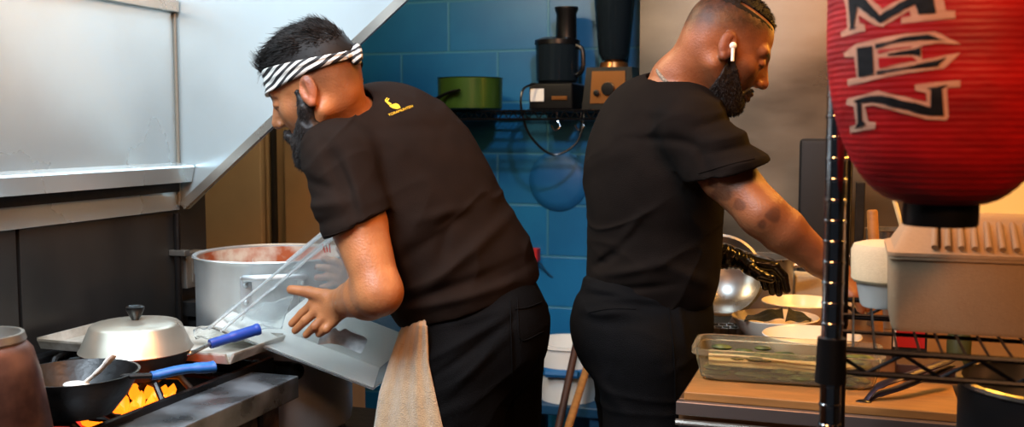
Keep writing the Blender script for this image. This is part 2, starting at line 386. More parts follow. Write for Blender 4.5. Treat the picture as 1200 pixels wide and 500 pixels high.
# ================================================================ stove
SX = -1.173; ST = .90
r = empty('gas_range', (-1.4, 1.3, 0), 'black and steel gas range with lit burner along the left wall', 'stove')
so = (-1.4, 1.3, 0)
mb = MB(so); mb.box(WL+.02, SX, .2, 1.90, .12, .86, bev=.004); mb.build('body', M['stove_steel'], r, smooth=False)
mb = MB(so); mb.box(SX+.001, -1.056, .2, 1.80, .855, ST, bev=.003); mb.build('front_ledge', mat('ledge_steel', '#8d949a', .33, .75, noise=.6, nscale=11, rnoise=.12, col2='#54585b'), r, smooth=False)  # light and dark noise paints patchy highlights on the ledge
mb = MB(so); mb.box(SX-.004, SX+.008, .2, 1.885, .86, .912, bev=.002); mb.box(WL+.02, WL+.06, .2, 1.885, .86, .915, bev=.003); mb.build('grate_frame', M['stove_steel'], r, smooth=False)
mb = MB(so); mb.tube([(WL+.03, 1.905, .882), (-1.135, 1.905, .882), (-1.115, 1.895, .882)], .018, n=14); mb.build('end_rail', M['stove_steel'], r)
mb = MB(so); mb.box(SX+.001, -1.09, .2, 1.78, .60, .853, bev=.004); mb.build('control_panel', mat('grimy', '#6a5444', .5, .4, noise=.6, nscale=30, col2='#241a14'), r, smooth=False)
mb = MB(so); mb.box(SX+.001, -1.085, 1.70, 1.712, .2, .853); mb.box(SX-.02, -1.10, .22, 1.76, .2, .58, bev=.004); mb.build('oven_door', M['iron_dull'], r, smooth=False)
for i, yk in enumerate((.5, .85, 1.2, 1.55)):
    mb = MB(so); mb.lathe((-1.09, yk, .73), [(0, .032), (.018, .03), (.022, 0)], 20, axis=(1, 0, 0)); mb.build('knob', M['black_plastic'], r)
for sx, sy in ((WL+.06, .25), (WL+.06, 1.85), (SX-.03, .25), (SX-.03, 1.85)):
    mb = MB(so); mb.lathe((sx, sy, 0), [(.02, 0), (.02, .12)], 14); mb.build('leg', M['stove_steel'], r)
burn = [(-1.27, 1.30), (-1.30, 1.604), (-1.42, .9)]
for bx_, by in burn + [(-1.52, 1.45)]:
    mb = MB(so); mb.lathe((bx_, by, .845), [(0, .012), (.03, .03), (.05, .028), (.055, .015), (.055, 0)], 28)
    mb.build('burner', M['iron_dull'], r)
for bx_, by in ((-1.27, 1.28), (-1.30, 1.60), (-1.27, .93), (-1.53, 1.3), (-1.53, 1.62), (-1.53, .93)):
    mb = MB(so); hx, hy = .105, .15
    zt = .93
    for k in range(8):
        an = k*PI/4+.35; ca, sa = math.cos(an), math.sin(an)
        e = min(hx/abs(ca) if abs(ca) > .01 else 9, hy/abs(sa) if abs(sa) > .01 else 9)
        mb.tube([(bx_+ca*.035, by+sa*.035, zt-.02), (bx_+ca*.055, by+sa*.055, zt-.003), (bx_+ca*e*.8, by+sa*e*.8, zt-.004), (bx_+ca*e, by+sa*e, zt-.03)], .0065, n=8)
    loop = [(bx_-hx, by-hy, zt-.034), (bx_+hx, by-hy, zt-.034), (bx_+hx, by+hy, zt-.034), (bx_-hx, by+hy, zt-.034), (bx_-hx, by-hy, zt-.034)]
    for a, b_ in zip(loop, loop[1:]): mb.tube([a, b_], .006, n=6)
    mb.build('grate', M['iron'], r)
# flames under the lidded pan and the front pan
for bx_, by, rr, s_ in ((-1.285, 1.585, .052, 1.0), (-1.24, 1.50, .05, 1.1)):
    mb = MB(so)
    for k in range(14):
        an = 2*PI*k/14; x, y = bx_+rr*math.cos(an), by+rr*math.sin(an); h = (.028+.014*random.random())*s_
        o = (math.cos(an)*.02, math.sin(an)*.02)
        mb.tube([(x, y, .87), (x+o[0]*.6, y+o[1]*.6, .87+h*.35), (x+o[0], y+o[1], .87+h*.75), (x+o[0]*1.1, y+o[1]*1.1, .87+h)], [.006, .011, .008, .001], n=8)
    fl_ = mb.build('flame', M['flame'], r)
mb = MB(so); mb.box(-1.36, -1.19, 1.42, 1.70, .861, .864); mb.build('burner_glow_plate', M['burner_glow'], r, smooth=False)  # added plate, red burner glow put into its emission
# ---- lidded pan
pc = Vector((-1.292, 1.604, .932))
r = empty('frying_pan', pc, 'dark frying pan covered by a domed aluminium lid, blue handle', 'pan')
mb = MB(pc); mb.lathe(pc, [(0, 0), (.082, 0), (.098, .036), (.101, .045), (.098, .046), (.094, .036), (.078, .004), (0, .004)], 48); mb.build('pan_body', M['iron'], r)
h1 = W(222, 414, 1.93); h2 = W(246, 403, 1.99); h3 = W(304, 385, 2.06)
mb = MB(pc); mb.tube(bez([pc+Vector((.07, .055, .035)), h1, h2]), .0042, n=8); mb.build('handle_rod', M['steel'], r)
mb = MB(pc); mb.tube(bez([h2, h2.lerp(h3, .15), h2.lerp(h3, .5), h2.lerp(h3, .85), h3]), [.0095]*2+[.010]*13+[.0115]*12+[.0125]*5+[.007], n=14); mb.build('handle_grip', M['blue_grip2'], r)
lc = pc+Vector((0, 0, .046))
rl = empty('pan_lid', lc, 'silvery domed aluminium lid with black knob covering the rear frying pan', 'lid')
mb = MB(lc); mb.lathe(lc, [(.103, 0), (.105, .002), (.101, .008), (.084, .047), (.078, .052), (.05, .056), (0, .058)], 56); mb.build('dome', M['lid'], rl)
mb = MB(lc); mb.lathe(lc+Vector((0, 0, .056)), [(.006, 0), (.009, .006), (.0125, .012), (.017, .022), (.017, .027), (.013, .029), (.006, .026), (0, .025)], 20); mb.build('knob', M['black_plastic'], rl)
# ---- front pan
wc = Vector((-1.207, 1.347, .932))
r = empty('wok_pan', wc, 'black open frying pan with blue grip in front of the lidded pan', 'pan')
mb = MB(wc); mb.lathe(wc, [(0, 0), (.058, .0), (.082, .03), (.1, .064), (.101, .068), (.097, .068), (.078, .032), (.055, .005), (0, .004)], 56); mb.build('pan_body', M['iron'], r)
g1 = W(177, 440, 1.66); g2 = W(252, 429, 1.72); g0 = W(148, 441, 1.645)
mb = MB(wc); mb.tube(bez([wc+Vector((.075, .05, .055)), g0, g1]), .010, n=12, flat=(.5, 1, (0, 0, 1))); mb.build('handle', M['iron_dull'], r)
gd = (g2-g1)
mb = MB(wc); mb.tube(bez([g1, g1+gd*.1, g1+gd*.5+Vector((0, 0, .003)), g1+gd*.88, g2]), [.0095]*8+[.0105]*12+[.0125]*8+[.013]*4+[.008], n=16, flat=(.75, 1.1, (0, 0, 1))); mb.build('handle_grip', M['blue_grip'], r)
# spoon in the pan
s1 = W(99, 453, 1.65); s2 = W(134, 415, 1.66)
r = empty('serving_spoon', s1, 'white plastic spoon leaning in the black open pan', 'spoon')
mb = MB(s1); mb.tube(bez([s1+Vector((0, 0, .006)), s1.lerp(s2, .5), s2]), [.006]*6+[.0075]*6+[.0095]*4+[.007], n=10, flat=(1.1, .5, (0, 1, 0))); mb.build('handle', M['white_plastic'], r)
mb = MB(s1); mb.ball(s1+Vector((-.012, -.004, .003)), .02, (1.2, .8, .3)); mb.build('spoon_bowl', M['white_plastic'], r)
# ---- baking tray
tc_ = (-1.385, 1.82, .935)
r = empty('baking_tray', tc_, 'shallow aluminium baking tray with worn surface behind the pans', 'tray')
mb = MB(tc_); x0, x1, y0, y1, z = -1.62, -1.16, 1.712, 1.905, .936
mb.box(x0, x1, y0, y1, z, z+.004); mb.build('tray_base', M['alu_tray'], r, smooth=False)
mb = MB(tc_)
for p in (((x0, y0), (x1, y0)), ((x1, y0), (x1, y1)), ((x1, y1), (x0, y1)), ((x0, y1), (x0, y0))):
    (ax, ay), (bx_, by) = p; d = Vector((bx_-ax, by-ay, 0)).normalized(); n = Vector((d.y, -d.x, 0))
    a = Vector((ax, ay, z)); b_ = Vector((bx_, by, z))
    mb.poly([a, a+n*.008+Vector((0, 0, .022)), a+n*.012+Vector((0, 0, .022)), a+n*.012+Vector((0, 0, .018)), a+n*.003], b_-a)
mb.build('tray_rim', M['alu_tray'], r, smooth=False)
# ---- bronze can at the near left
bc = W(-19, 520, 1.42); bc.z = .932
r = empty('sauce_can', bc, 'brown metal can with a steel rim at the near left of the stove', 'can')
mb = MB(bc); mb.lathe(bc, [(0, 0), (.094, 0), (.095, .01), (.078, .12), (.069, .155), (.06, .166), (.056, .168)], 48); mb.build('can_body', M['bronze'], r)
mb = MB(bc); mb.lathe(bc, [(.058, .164), (.061, .170), (.058, .180), (.054, .180), (.052, .170), (.048, .160), (0, .158)], 48); mb.build('rim', M['steel'], r)
# ================================================================ stock pot
kc = Vector((-1.30, 2.112, .70)); KR = .180; KH = .404
r = empty('stock_pot_stand', (kc.x, kc.y, 0), 'low dark steel burner stand carrying the tall stock pot', 'stand')
mb = MB((kc.x, kc.y, 0)); mb.box(kc.x-.24, kc.x+.22, kc.y-.12, kc.y+.3, .62, .66, bev=.005); mb.build('top_frame', M['iron_dull'], r, smooth=False)
mb = MB((kc.x, kc.y, 0))
for k in range(6):
    an = k*PI/3; mb.tube([(kc.x+.03*math.cos(an), kc.y+.03*math.sin(an), .685), (kc.x+.16*math.cos(an), kc.y+.16*math.sin(an), .69), (kc.x+.17*math.cos(an), kc.y+.17*math.sin(an), .66)], .008, n=8)
mb.build('grate', M['iron'], r)
for sx in (-.2, .18):
    for sy in (-.09, .26):
        mb = MB((kc.x, kc.y, 0)); mb.box(kc.x+sx-.015, kc.x+sx+.015, kc.y+sy-.015, kc.y+sy+.015, 0, .62); mb.build('leg', M['iron_dull'], r, smooth=False)
r = empty('stock_pot', kc, 'tall grey aluminium stock pot with sauce-stained rim behind the stove', 'pot')
mb = MB(kc); mb.lathe(kc, [(0, 0), (KR-.012, 0), (KR-.003, .008), (KR, .03), (KR, KH-.045), (KR+.002, KH-.04), (KR+.002, KH-.008), (KR+.007, KH), (KR+.005, KH+.003), (KR-.004, KH), (KR-.006, KH-.07)], 72); mb.build('pot_body', M['alu'], r)
mb = MB(kc); mb.lathe(kc, [(KR-.0065, KH-.003), (KR-.0065, KH-.12)], 72); mb.build('stained_lining', M['sauce'], r)
mb = MB(kc); mb.lathe(kc, [(KR-.0062, KH-.12), (KR-.0062, .01), (0, .01)], 60); mb.build('lining', M['alu'], r)
# loop handle facing the camera, slightly right
def pot_handle(an):
    fx, fy = math.cos(an), math.sin(an); t = Vector((-fy, fx, 0)); f = Vector((fx, fy, 0)); c = kc+Vector((0, 0, KH-.045))
    rr = KR
    P_ = []
    for s_ in (-1, 1): pass
    w = .062
    A = c+t*w+f*(rr*.94-.002)+Vector((0, 0, .0)); B = c-t*w+f*(rr*.94-.002)
    pts = [A+f*.006, A+f*.02+Vector((0, 0, .012)), A+f*.05+Vector((0, 0, .018))-t*.008, B+f*.05+Vector((0, 0, .018))+t*.008, B+f*.02+Vector((0, 0, .012)), B+f*.006]
    mb = MB(kc); mb.tube(bez(pts, 5), .007, n=10)
    h = mb.build('loop_handle', M['alu'], r)
    for Q in (A, B):
        mb = MB(kc); Mx = Matrix.Translation(Q+f*.004+Vector((0, 0, -.02))) @ Matrix(((t.x, f.x, 0, 0), (t.y, f.y, 0, 0), (0, 0, 1, 0), (0, 0, 0, 1)))
        mb.box(-.012, .012, -.006, .006, -.035, .035, bev=.003, M=Mx)
        for dz in (-.02, .018): mb.ball(Q+f*.011+Vector((0, 0, -.02+dz)), .0065, n=8)
        mb.build('handle_plate', M['alu'], h)
pot_handle(math.atan2(-.85, .525)); pot_handle(math.atan2(.85, -.525))
# ================================================================ tan cabinet behind
fo = (-1.9, 2.8, 0)
r = empty('upright_cabinet', fo, 'tall tan two-door cabinet standing behind the stock pot', 'cabinet')
mb = MB(fo); mb.box(-2.36, -1.50, 2.86, 2.98, 0, 2.1, bev=.006); mb.build('body', M['tan2'], r, smooth=False)
mb = MB(fo); mb.box(-2.35, -1.765, 2.8, 2.858, .12, 2.08, bev=.006); mb.build('door', M['tan'], r, smooth=False)
d2 = MB(fo); d2.box(-1.685, -1.505, 2.8, 2.858, .12, 1.52, bev=.012); d2 = d2.build('door', M['tan2'], r, smooth=False)
mb = MB(fo); mb.tube(bez([(-1.715, 2.84, .5), (-1.715, 2.80, .55), (-1.715, 2.80, 1.75), (-1.715, 2.84, 1.8)], 4), .010, n=8); mb.build('handle', M['iron_dull'], r)
mb = MB(fo); mb.tube([(-1.75, 2.82, .12), (-1.75, 2.82, 2.08)], .011, n=8); mb.build('hinge_bar', M['tan2'], r)
mb = MB((-1.3, 2.95, 0)); mb.box(-1.42, -1.08, 2.9, 3.2, 0, .36, bev=.01); tag(mb.build('dark_crate', mat('crate', '#2b1614', .6, noise=.5, nscale=10), smooth=False), 'low dark red-brown crate on the floor behind the stock pot', 'crate')
# ================================================================ shelf on the blue wall
SZ = 1.462
sp = (-.95, 3.75, SZ)
r = empty('wall_shelf', sp, 'black wire shelf on the blue block wall', 'shelf')
mb = MB(sp)
for y in (3.60, 3.66, 3.72, 3.78, 3.84, 3.89): mb.tube([(-1.75, y, SZ), (-.69, y, SZ)], .004, n=6)
for k in range(54): x = -1.74+k*.0195; mb.tube([(x, 3.6, SZ+.004), (x, 3.89, SZ+.004)], .002, n=5)
mb.build('wire_deck', M['wire_black'], r)
mb = MB(sp); mb.tube([(-1.75, 3.6, SZ-.03), (-.69, 3.6, SZ-.03)], .005, n=6)
for k in range(27): x = -1.74+k*.039; mb.tube([(x, 3.6, SZ), (x+.0195, 3.6, SZ-.03), (x+.039, 3.6, SZ)], .003, n=5)
mb.build('front_truss', M['wire_black'], r)
for x in (-1.6, -.8):
    mb = MB(sp); mb.tube([(x, 3.62, SZ-.008), (x, 3.885, SZ-.13)], .007, n=6); mb.tube([(x, 3.89, SZ-.14), (x, 3.89, SZ+.02)], .008, n=6); mb.build('bracket', M['wire_black'], r)
ST_ = SZ+.007
# green pan
gp = W(551, 100, 3.93); gp.z = ST_
r = empty('green_stock_pan', gp, 'dark green cooking pot on the wall shelf', 'pot')
mb = MB(gp); mb.lathe(gp, [(0, 0), (.112, 0), (.122, .006), (.124, .118), (.128, .121), (.120, .121), (.119, .01), (0, .008)], 48); mb.build('pot_body', M['green_pan'], r)
# dark pans at the left
for px, w_, hh, lab in ((486, .08, .045, 'flat dark frying pan on the wall shelf, leftmost on it'),):
    q = W(px, 110, 3.9); q.z = ST_
    r = empty('frying_pan', q, lab, 'pan')
    mb = MB(q); mb.lathe(q, [(0, 0), (w_*.8, 0), (w_, hh), (w_*.97, hh), (w_*.78, .005), (0, .005)], 40); mb.build('pan_body', M['iron'], r)
    mb = MB(q); mb.tube(bez([q+Vector((.09, -.03, .035)), q+Vector((.15, -.04, .06)), q+Vector((.2, -.05, .07))], 4), .012, n=8, flat=(.5, 1, (0, 0, 1))); mb.build('handle', M['iron'], r)
# food processor
fp = W(653, 110, 3.93); fp.z = ST_
def rbox(mb, c, hx, hy, z0, z1, bev, rz=0.):
    mb.box(-hx, hx, -hy, hy, z0, z1, bev=bev, M=Matrix.Translation(Vector(c)) @ Matrix.Rotation(rz, 4, 'Z')); return mb
r = empty('food_processor', fp, 'black food processor with clear bowl and tall feed tube on the shelf', 'food processor')
rbox(MB(fp), fp, .085, .09, 0, .10, .012).build('motor_base', M['black_plastic'], r)
mb = MB(fp); mb.box(fp.x-.078, fp.x-.025, fp.y-.096, fp.y-.089, .03+ST_, .078+ST_, bev=.002); mb.build('control_plate', M['white_plastic'], r, smooth=False)
mb = MB(fp); mb.box(fp.x+.005, fp.x+.065, fp.y-.096, fp.y-.089, .035+ST_, .05+ST_, bev=.002); mb.build('brand_plate', M['copper'], r, smooth=False)
mb = MB(fp); mb.lathe(fp, [(.07, .101), (.08, .11), (.083, .25), (.079, .25), (.076, .113), (0, .108)], 40); mb.build('bowl', M['glass_dark'], r)
mb = MB(fp); mb.lathe(fp, [(0, .101), (.02, .103), (.016, .2), (0, .205)], 20); mb.build('blade_hub', M['chrome'], r)
mb = MB(fp); mb.lathe(fp, [(.086, .245), (.086, .262), (.06, .272), (0, .274)], 40); mb.build('lid', M['black_plastic'], r)
mb = MB(fp); mb.lathe(fp+Vector((.035, 0, 0)), [(.04, .26), (.038, .36), (.045, .375), (.045, .385), (0, .385)], 28); mb.build('feed_tube', M['black_plastic'], r)
mb = MB(fp); mb.tube(bez([fp+Vector((.08, -.02, .13)), fp+Vector((.105, -.025, .15)), fp+Vector((.105, -.025, .22)), fp+Vector((.08, -.02, .24))], 4), .009, n=8); mb.build('bowl_handle', M['black_plastic'], r)
# blender
bp_ = W(719, 110, 3.88); bp_.z = ST_; bp_.x = min(bp_.x, -.795)
r = empty('jug_blender', bp_, 'black blender with tall clear jug and copper front on the shelf', 'blender')
mb = MB(bp_); mb.poly([bp_+Vector(v) for v in ((-.1, -.09, 0), (.1, -.09, 0), (.085, -.08, .155), (-.085, -.08, .155))], (0, .17, 0)); mb.build('motor_base', M['black_plastic'], r, smooth=False)
mb = MB(bp_); mb.poly([bp_+Vector(v) for v in ((-.068, -.094, .022), (.068, -.094, .022), (.062, -.088, .14), (-.062, -.088, .14))], (0, .003, 0)); mb.build('front_plate', M['copper'], r, smooth=False)
mb = MB(bp_)
for k, (dx_, dz_, rr) in enumerate(((0, .075, .026), (-.042, .06, .012), (.042, .06, .012))): mb.lathe(bp_+Vector((dx_, -.094, dz_)), [(rr, -.004), (rr*.9, .012), (0, .014)], 18, axis=(0, -1, 0))
mb.build('dial', M['black_plastic'], r)
mb = MB(bp_); mb.lathe(bp_, [(.055, .156), (.05, .175), (.035, .18), (.03, .2), (0, .2)], 28); mb.build('drive_collar', M['copper'], r)
mb = MB(bp_); mb.lathe(bp_, [(.045, .185), (.058, .21), (.078, .44), (.074, .44), (.055, .213), (0, .2)], 36); mb.build('jug', M['glass_dark'], r)
mb = MB(bp_); mb.lathe(bp_, [(.08, .435), (.08, .455), (.05, .46), (.045, .48), (0, .48)], 36); mb.build('lid', M['black_plastic'], r)
# power cord, hooks, things hung on the wall
pts = [W(627, 98, 3.84), W(613, 105, 3.80), W(611, 128, 3.79), W(622, 160, 3.80), W(648, 181, 3.82), W(675, 168, 3.82), W(684, 140, 3.84), W(683, 120, 3.86)]
tag(MB().tube(bez(pts, 8), .0045, n=8).build('power_cord', M['black_plastic']), 'black cord hanging in a loop below the food processor', 'cord')
for px, gx in ((653, 'left'), (681, 'right')):
    q = W(px, 131, 3.84)
    h = MB().tube(bez([q, q+Vector((0, 0, -.03)), q+Vector((.012, -.004, -.055)), q+Vector((-.006, -.01, -.068)), q+Vector((-.022, -.008, -.05))], 6), .004, n=8).build('s_hook', M['chrome'])
    tag(h, f'steel hook under the wall shelf, {gx} of the two inside the cord loop' if gx == 'left' else 'steel hook under the wall shelf near the right end of the cord loop', 'hook', 'hooks under the wall shelf')
q = W(652, 212, 4.02); q.y = 3.895
mb = MB(q); mb.lathe(q, [(0, .022), (.085, .020), (.108, .010), (.12, 0), (.118, -.0), (0, -.0)], 40, axis=(0, -1, 0))
tag(mb.build('plastic_colander', M['blue_cup']), 'round blue plastic bowl hung on the blue wall below the shelf', 'bowl')
q = W(623, 300, 4.0); q.y = 3.88
mb = MB(q); mb.box(q.x-.035, q.x+.012, 3.855, 3.899, q.z-.03, q.z+.025, bev=.006); mb.box(q.x-.02, q.x+.0, 3.848, 3.856, q.z-.01, q.z+.01, bev=.002)
tag(mb.build('socket_box', M['red']), 'small red socket box low on the blue wall behind the bending cook', 'socket')
pts = [W(630, 305, 4.05), W(650, 325, 4.06), W(672, 305, 4.06), W(690, 260, 4.07), W(703, 235, 4.07)]
tag(MB().tube(bez(pts, 8), .004, n=8).build('wall_cable', mat('cable', '#123c58', .5)), 'thin dark cable curving down the blue wall from the red socket box', 'cable')
# bucket and poles
q = W(666, 460, 3.75); q.z = .40
r = empty('step_stool', (q.x, q.y, 0), 'dark blue plastic stool carrying the white bucket', 'stool')
mb = MB((q.x, q.y, 0)); mb.box(q.x-.16, q.x+.16, q.y-.12, q.y+.12, .36, .40, bev=.01); mb.build('seat', mat('dark_blue_plastic', '#123f5e', .5), r, smooth=False)
for sx in (-1, 1):
    for sy in (-1, 1):
        mb = MB((q.x, q.y, 0)); mb.box(q.x+sx*.13-.02, q.x+sx*.13+.02, q.y+sy*.09-.02, q.y+sy*.09+.02, 0, .36); mb.build('leg', bpy.data.materials['dark_blue_plastic'], r, smooth=False)
r = empty('plastic_bucket', q, 'white plastic bucket with a blue band at the foot of the blue wall', 'bucket')
mb = MB(q); mb.lathe(q, [(0, 0), (.105, 0), (.125, .2), (.131, .203), (.131, .214), (.12, .214), (.10, .006), (0, .005)], 40); mb.build('bucket_body', M['white_plastic'], r)
mb = MB(q); mb.lathe(q, [(.117, .10), (.124, .105), (.126, .125), (.12, .132)], 40); mb.tube([q+Vector((-.05, -.125, .115)), q+Vector((.07, -.125, .118))], .014, n=8); mb.build('band', M['blue_cup'], r)
for a, b_, m_, lab in ((W(676, 400, 3.5), W(646, 540, 3.2), 'wood_dark', 'dark brown broom handle leaning at the bucket'), (W(688, 430, 3.40), W(652, 545, 3.0), 'wood', 'pale wooden mop handle leaning at the bucket')):
    d = (b_-a).normalized(); b_ = a+d*((a.z-.02)/-d.z); up = a-d*.25
    r = empty('mop' if m_ == 'wood' else 'broom', b_, lab, 'mop' if m_ == 'wood' else 'broom')
    MB(b_).tube([up, b_], .013, n=12).build('handle', M[m_], r)
    mb = MB(b_); mb.ball(b_+Vector((0, 0, .025)), .035, (1.6, .7, .8), n=8); mb.build('head', mat('mop_head', '#7d7466', .9, bump=1, bscale=80), r)
# ================================================================ counter on the right
CTX0, CTX1, CTY0, CTY1 = -.30, 1.9, 1.87, 3.1
r = empty('prep_counter', (.6, 2.4, 0), 'steel prep counter with an orange-brown board along its near edge', 'counter')
co = (.6, 2.4, 0)
mb = MB(co); mb.box(CTX0, CTX1, CTY0+.02, CTY1, .85, .895, bev=.004); mb.build('worktop', mat('counter_top', '#6b4b30', .35, .3, noise=.25, nscale=6), r, smooth=False)
mb = MB(co); mb.box(CTX0+.012, .19, CTY0+.005, CTY0+.26, .896, .912, bev=.003); mb.build('cutting_board', M['wood'], r, smooth=False)
mb = MB(co); mb.box(CTX0, .195, CTY0-.012, CTY0+.004, .872, .897, bev=.003); mb.build('front_lip', mat('lip', '#6e6460', .35, .6), r, smooth=False)
mb = MB(co); mb.box(CTX0, CTX1, CTY0+.0195, CTY0+.03, .15, .848); mb.box(CTX0, CTX0+.02, CTY0+.03, CTY1, .15, .85); mb.build('side_panels', M['iron_dull'], r, smooth=False)
mb = MB(co); mb.tube([(CTX0+.0, CTY0-.01, .858), (.2, CTY0-.01, .858)], .006, n=8); mb.build('edge_rail', M['steel'], r)
for x in (CTX0+.04, CTX1-.04):
    for y in (CTY0+.06, CTY1-.04):
        mb = MB(co); mb.box(x-.02, x+.02, y-.02, y+.02, 0, .85); mb.build('leg', M['steel'], r, smooth=False)
CT = .896
# bowls
def bowl_prof(R, H): return [(0, .004), (R*.42, .004), (R*.42, 0), (R*.46, 0), (R*.47, .006), (R*.72, H*.35), (R*.9, H*.72), (R, H), (R*.985, H+.002), (R*.96, H), (R*.86, H*.7), (R*.66, H*.34), (R*.3, .012), (0, .01)]
bb = [((951, 2.15, .103, .066), 'cream soup bowl nearest the clear tub, empty'), ((908, 2.36, .100, .066), 'cream soup bowl holding dark seaweed sheets'), ((938, 2.57, .099, .066), 'cream soup bowl farthest back, under the gloved hand')]
BOWLS = []
proto = None
for (px, d, R_, H_), lab in bb:
    q = W(px, 400, d); q.z = CT
    mb = MB(q); mb.lathe(q, bowl_prof(R_, H_), 56); o = mb.build('soup_bowl', M['bowl']); tag(o, lab, 'bowl', 'cream soup bowls on the prep counter'); BOWLS.append((q, R_, H_))
# nori sheets in the middle bowl
def sheet(name, P4, m, lab, cat, th=.0012, wav=.003, n=10, group=None, freq=9.):
    """curved sheet between four corners a,b,c,d with real thickness"""
    a, b_, c, d = [Vector(p) for p in P4]; nrm = (b_-a).cross(d-a).normalized(); o0 = (a+b_+c+d)/4; mb = MB(o0); g = []
    for s_ in (0, 1):
        g.append([[mb._v((a*(1-u)*(1-v)+b_*u*(1-v)+c*u*v+d*(1-u)*v) + nrm*(wav*math.sin(freq*u+3*v)+wav*.6*math.sin(freq*1.7*v+2*u) + th*s_)) for u in [i/n for i in range(n+1)]] for v in [j/n for j in range(n+1)]])
    for s_ in (0, 1):
        for j in range(n):
            for i in range(n):
                q_ = [g[s_][j][i], g[s_][j][i+1], g[s_][j+1][i+1], g[s_][j+1][i]]; mb.bm.faces.new(q_ if s_ else q_[::-1])
    def edge(f): 
        for k in range(n): A_, B_ = f(0, k), f(0, k+1); C_, D_ = f(1, k+1), f(1, k); mb.bm.faces.new([A_, B_, C_, D_])
    edge(lambda s_, k: g[s_][0][k]); edge(lambda s_, k: g[s_][n][n-k]); edge(lambda s_, k: g[s_][n-k][0]); edge(lambda s_, k: g[s_][k][n])
    bmesh.ops.recalc_face_normals(mb.bm, faces=mb.bm.faces)
    o = mb.build(name, m)
    if lab: tag(o, lab, cat, group)
    return o
q, R_, H_ = BOWLS[1]
D_ = lambda px, py, d: W(px, py, d)
sheet('nori_sheet', [D_(872, 377, 2.29), D_(919, 375, 2.29), D_(917, 359, 2.385), D_(876, 370, 2.385)], M['nori'], 'dark seaweed sheet in the middle soup bowl, left one', 'seaweed', group='seaweed sheets in the bowl')
sheet('nori_sheet', [D_(920, 377, 2.29), D_(950, 377, 2.31), D_(951, 372, 2.38), D_(924, 360, 2.385)], M['nori'], 'dark seaweed sheet in the middle soup bowl, right one', 'seaweed', group='seaweed sheets in the bowl')
# clear tub with greens and paper
tc_ = W(921, 460, 1.975); tc_.z = .9125
r = empty('storage_tub', tc_, 'clear lidless plastic tub of greens on the wooden board', 'tub')
Rz = Matrix.Translation(tc_) @ Matrix.Rotation(0.04, 4, 'Z')
def tub_shell(mb, hx0, hy0, hx1, hy1, H, t, rc, Mx, flange=.008, n=6):
    def ring(hx, hy, z, rc):
        out = []
        for (sx, sy, a0) in ((1, 1, 0), (-1, 1, PI/2), (-1, -1, PI), (1, -1, 1.5*PI)):
            for k in range(n+1):
                an = a0+k*PI/2/n; out.append(Mx @ Vector((sx*(hx-rc)+rc*math.cos(an), sy*(hy-rc)+rc*math.sin(an), z)))
        return out
    rs = [ring(hx0*.9, hy0*.88, 0, rc*.8), ring(hx0, hy0, .006, rc), ring(hx1, hy1, H-.012, rc), ring(hx1+flange, hy1+flange, H-.011, rc+flange), ring(hx1+flange, hy1+flange, H, rc+flange),
          ring(hx1-t, hy1-t, H, rc-t), ring(hx0-t, hy0-t, .006+t, rc-t), ring(hx0*.9, hy0*.88, t, rc*.8)]
    vs = [[mb._v(p) for p in r_] for r_ in rs]; fs = []
    for A_, B_ in zip(vs, vs[1:]):
        for i in range(len(A_)): j = (i+1) % len(A_); fs.append(mb.bm.faces.new([A_[i], A_[j], B_[j], B_[i]]))
    fs.append(mb.bm.faces.new(vs[0][::-1])); fs.append(mb.bm.faces.new(vs[-1]))
    bmesh.ops.recalc_face_normals(mb.bm, faces=fs); return mb
mb = tub_shell(MB(tc_), .162, .068, .172, .076, .063, .0025, .025, Rz, flange=.007); mb.build('tub_wall', M['frost'], r)
mb = MB(tc_)
for k in range(230):
    x, y = random.uniform(-.14, .14), random.uniform(-.061, .055); z = .010+random.random()*(.014 if k % 3 else .04)
    c = Rz @ Vector((x, y, z)); an = random.uniform(0, PI); l = random.uniform(.012, .026)
    mb.ball(c, 1, (l, l*.45, l*.28), n=4)
tag(mb.build('greens', M['leaf'], r), kind='stuff')
pp = [Rz @ Vector(v) for v in ((-.145, -.056, .030), (.12, -.056, .026), (.13, -.060, .046), (-.145, -.060, .053))]
o = sheet('paper_liner', pp, M['paper'], None, None, wav=.003); o.parent = r; o.location = Vector(o.location)-tc_
# steel dishes behind the bowls
q = W(852, 348, 2.62); q.z = CT
r0 = .10
mb = MB(q); ax = Vector((0, 0, 1)); c = W(845, 322, 2.66)
mb.lathe(c, [(.0, -.05), (.06, -.043), (.09, -.02), (.105, .0), (.111, .0), (.111, .004), (.104, .005), (.088, -.014), (.058, -.037), (0, -.044)], 48, axis=tuple(tow(np.array([-.05, -.92, .38]))))
tag(mb.build('mixing_bowl', M['steel']), 'steel mixing bowl tipped on its side between the standing cook and his gloved hand', 'bowl')
q = W(890, 350, 2.88); q.z = CT
r = empty('sauce_pan', q, 'steel pan behind the farthest soup bowl', 'pan')
mb = MB(q); mb.lathe(q, [(0, 0), (.085, 0), (.09, .005), (.092, .14), (.096, .143), (.088, .143), (.086, .01), (0, .008)], 44); mb.build('pan_body', M['steel'], r)
mb = MB(q); mb.tube([q+Vector((.09, 0, .12)), q+Vector((.24, .02, .15))], .008, n=8); mb.build('handle', M['steel'], r)
mb = MB()
for k in range(1): pass
for k in range(7):
    q = W(838+k*4.5, 372+(k % 3)*6, 2.42+.03*(k % 2)); q.z = CT
    mb = MB(q); mb.lathe(q, [(0, 0), (.017, 0), (.02, .03), (.0185, .03), (.015, .004), (0, .004)], 20)
    tag(mb.build('sauce_cup', M['steel']), 'tiny steel sauce cup in the cluster left of the soup bowls', 'cup', 'steel sauce cups beside the standing cook')
q = W(985, 345, 2.92); q.z = CT
mb = MB(q); rbox(mb, q, .13, .05, 0, .085, .006, .1); tag(mb.build('food_tray', M['foam2'], smooth=False), 'pale cardboard carton behind the farthest soup bowl', 'carton')
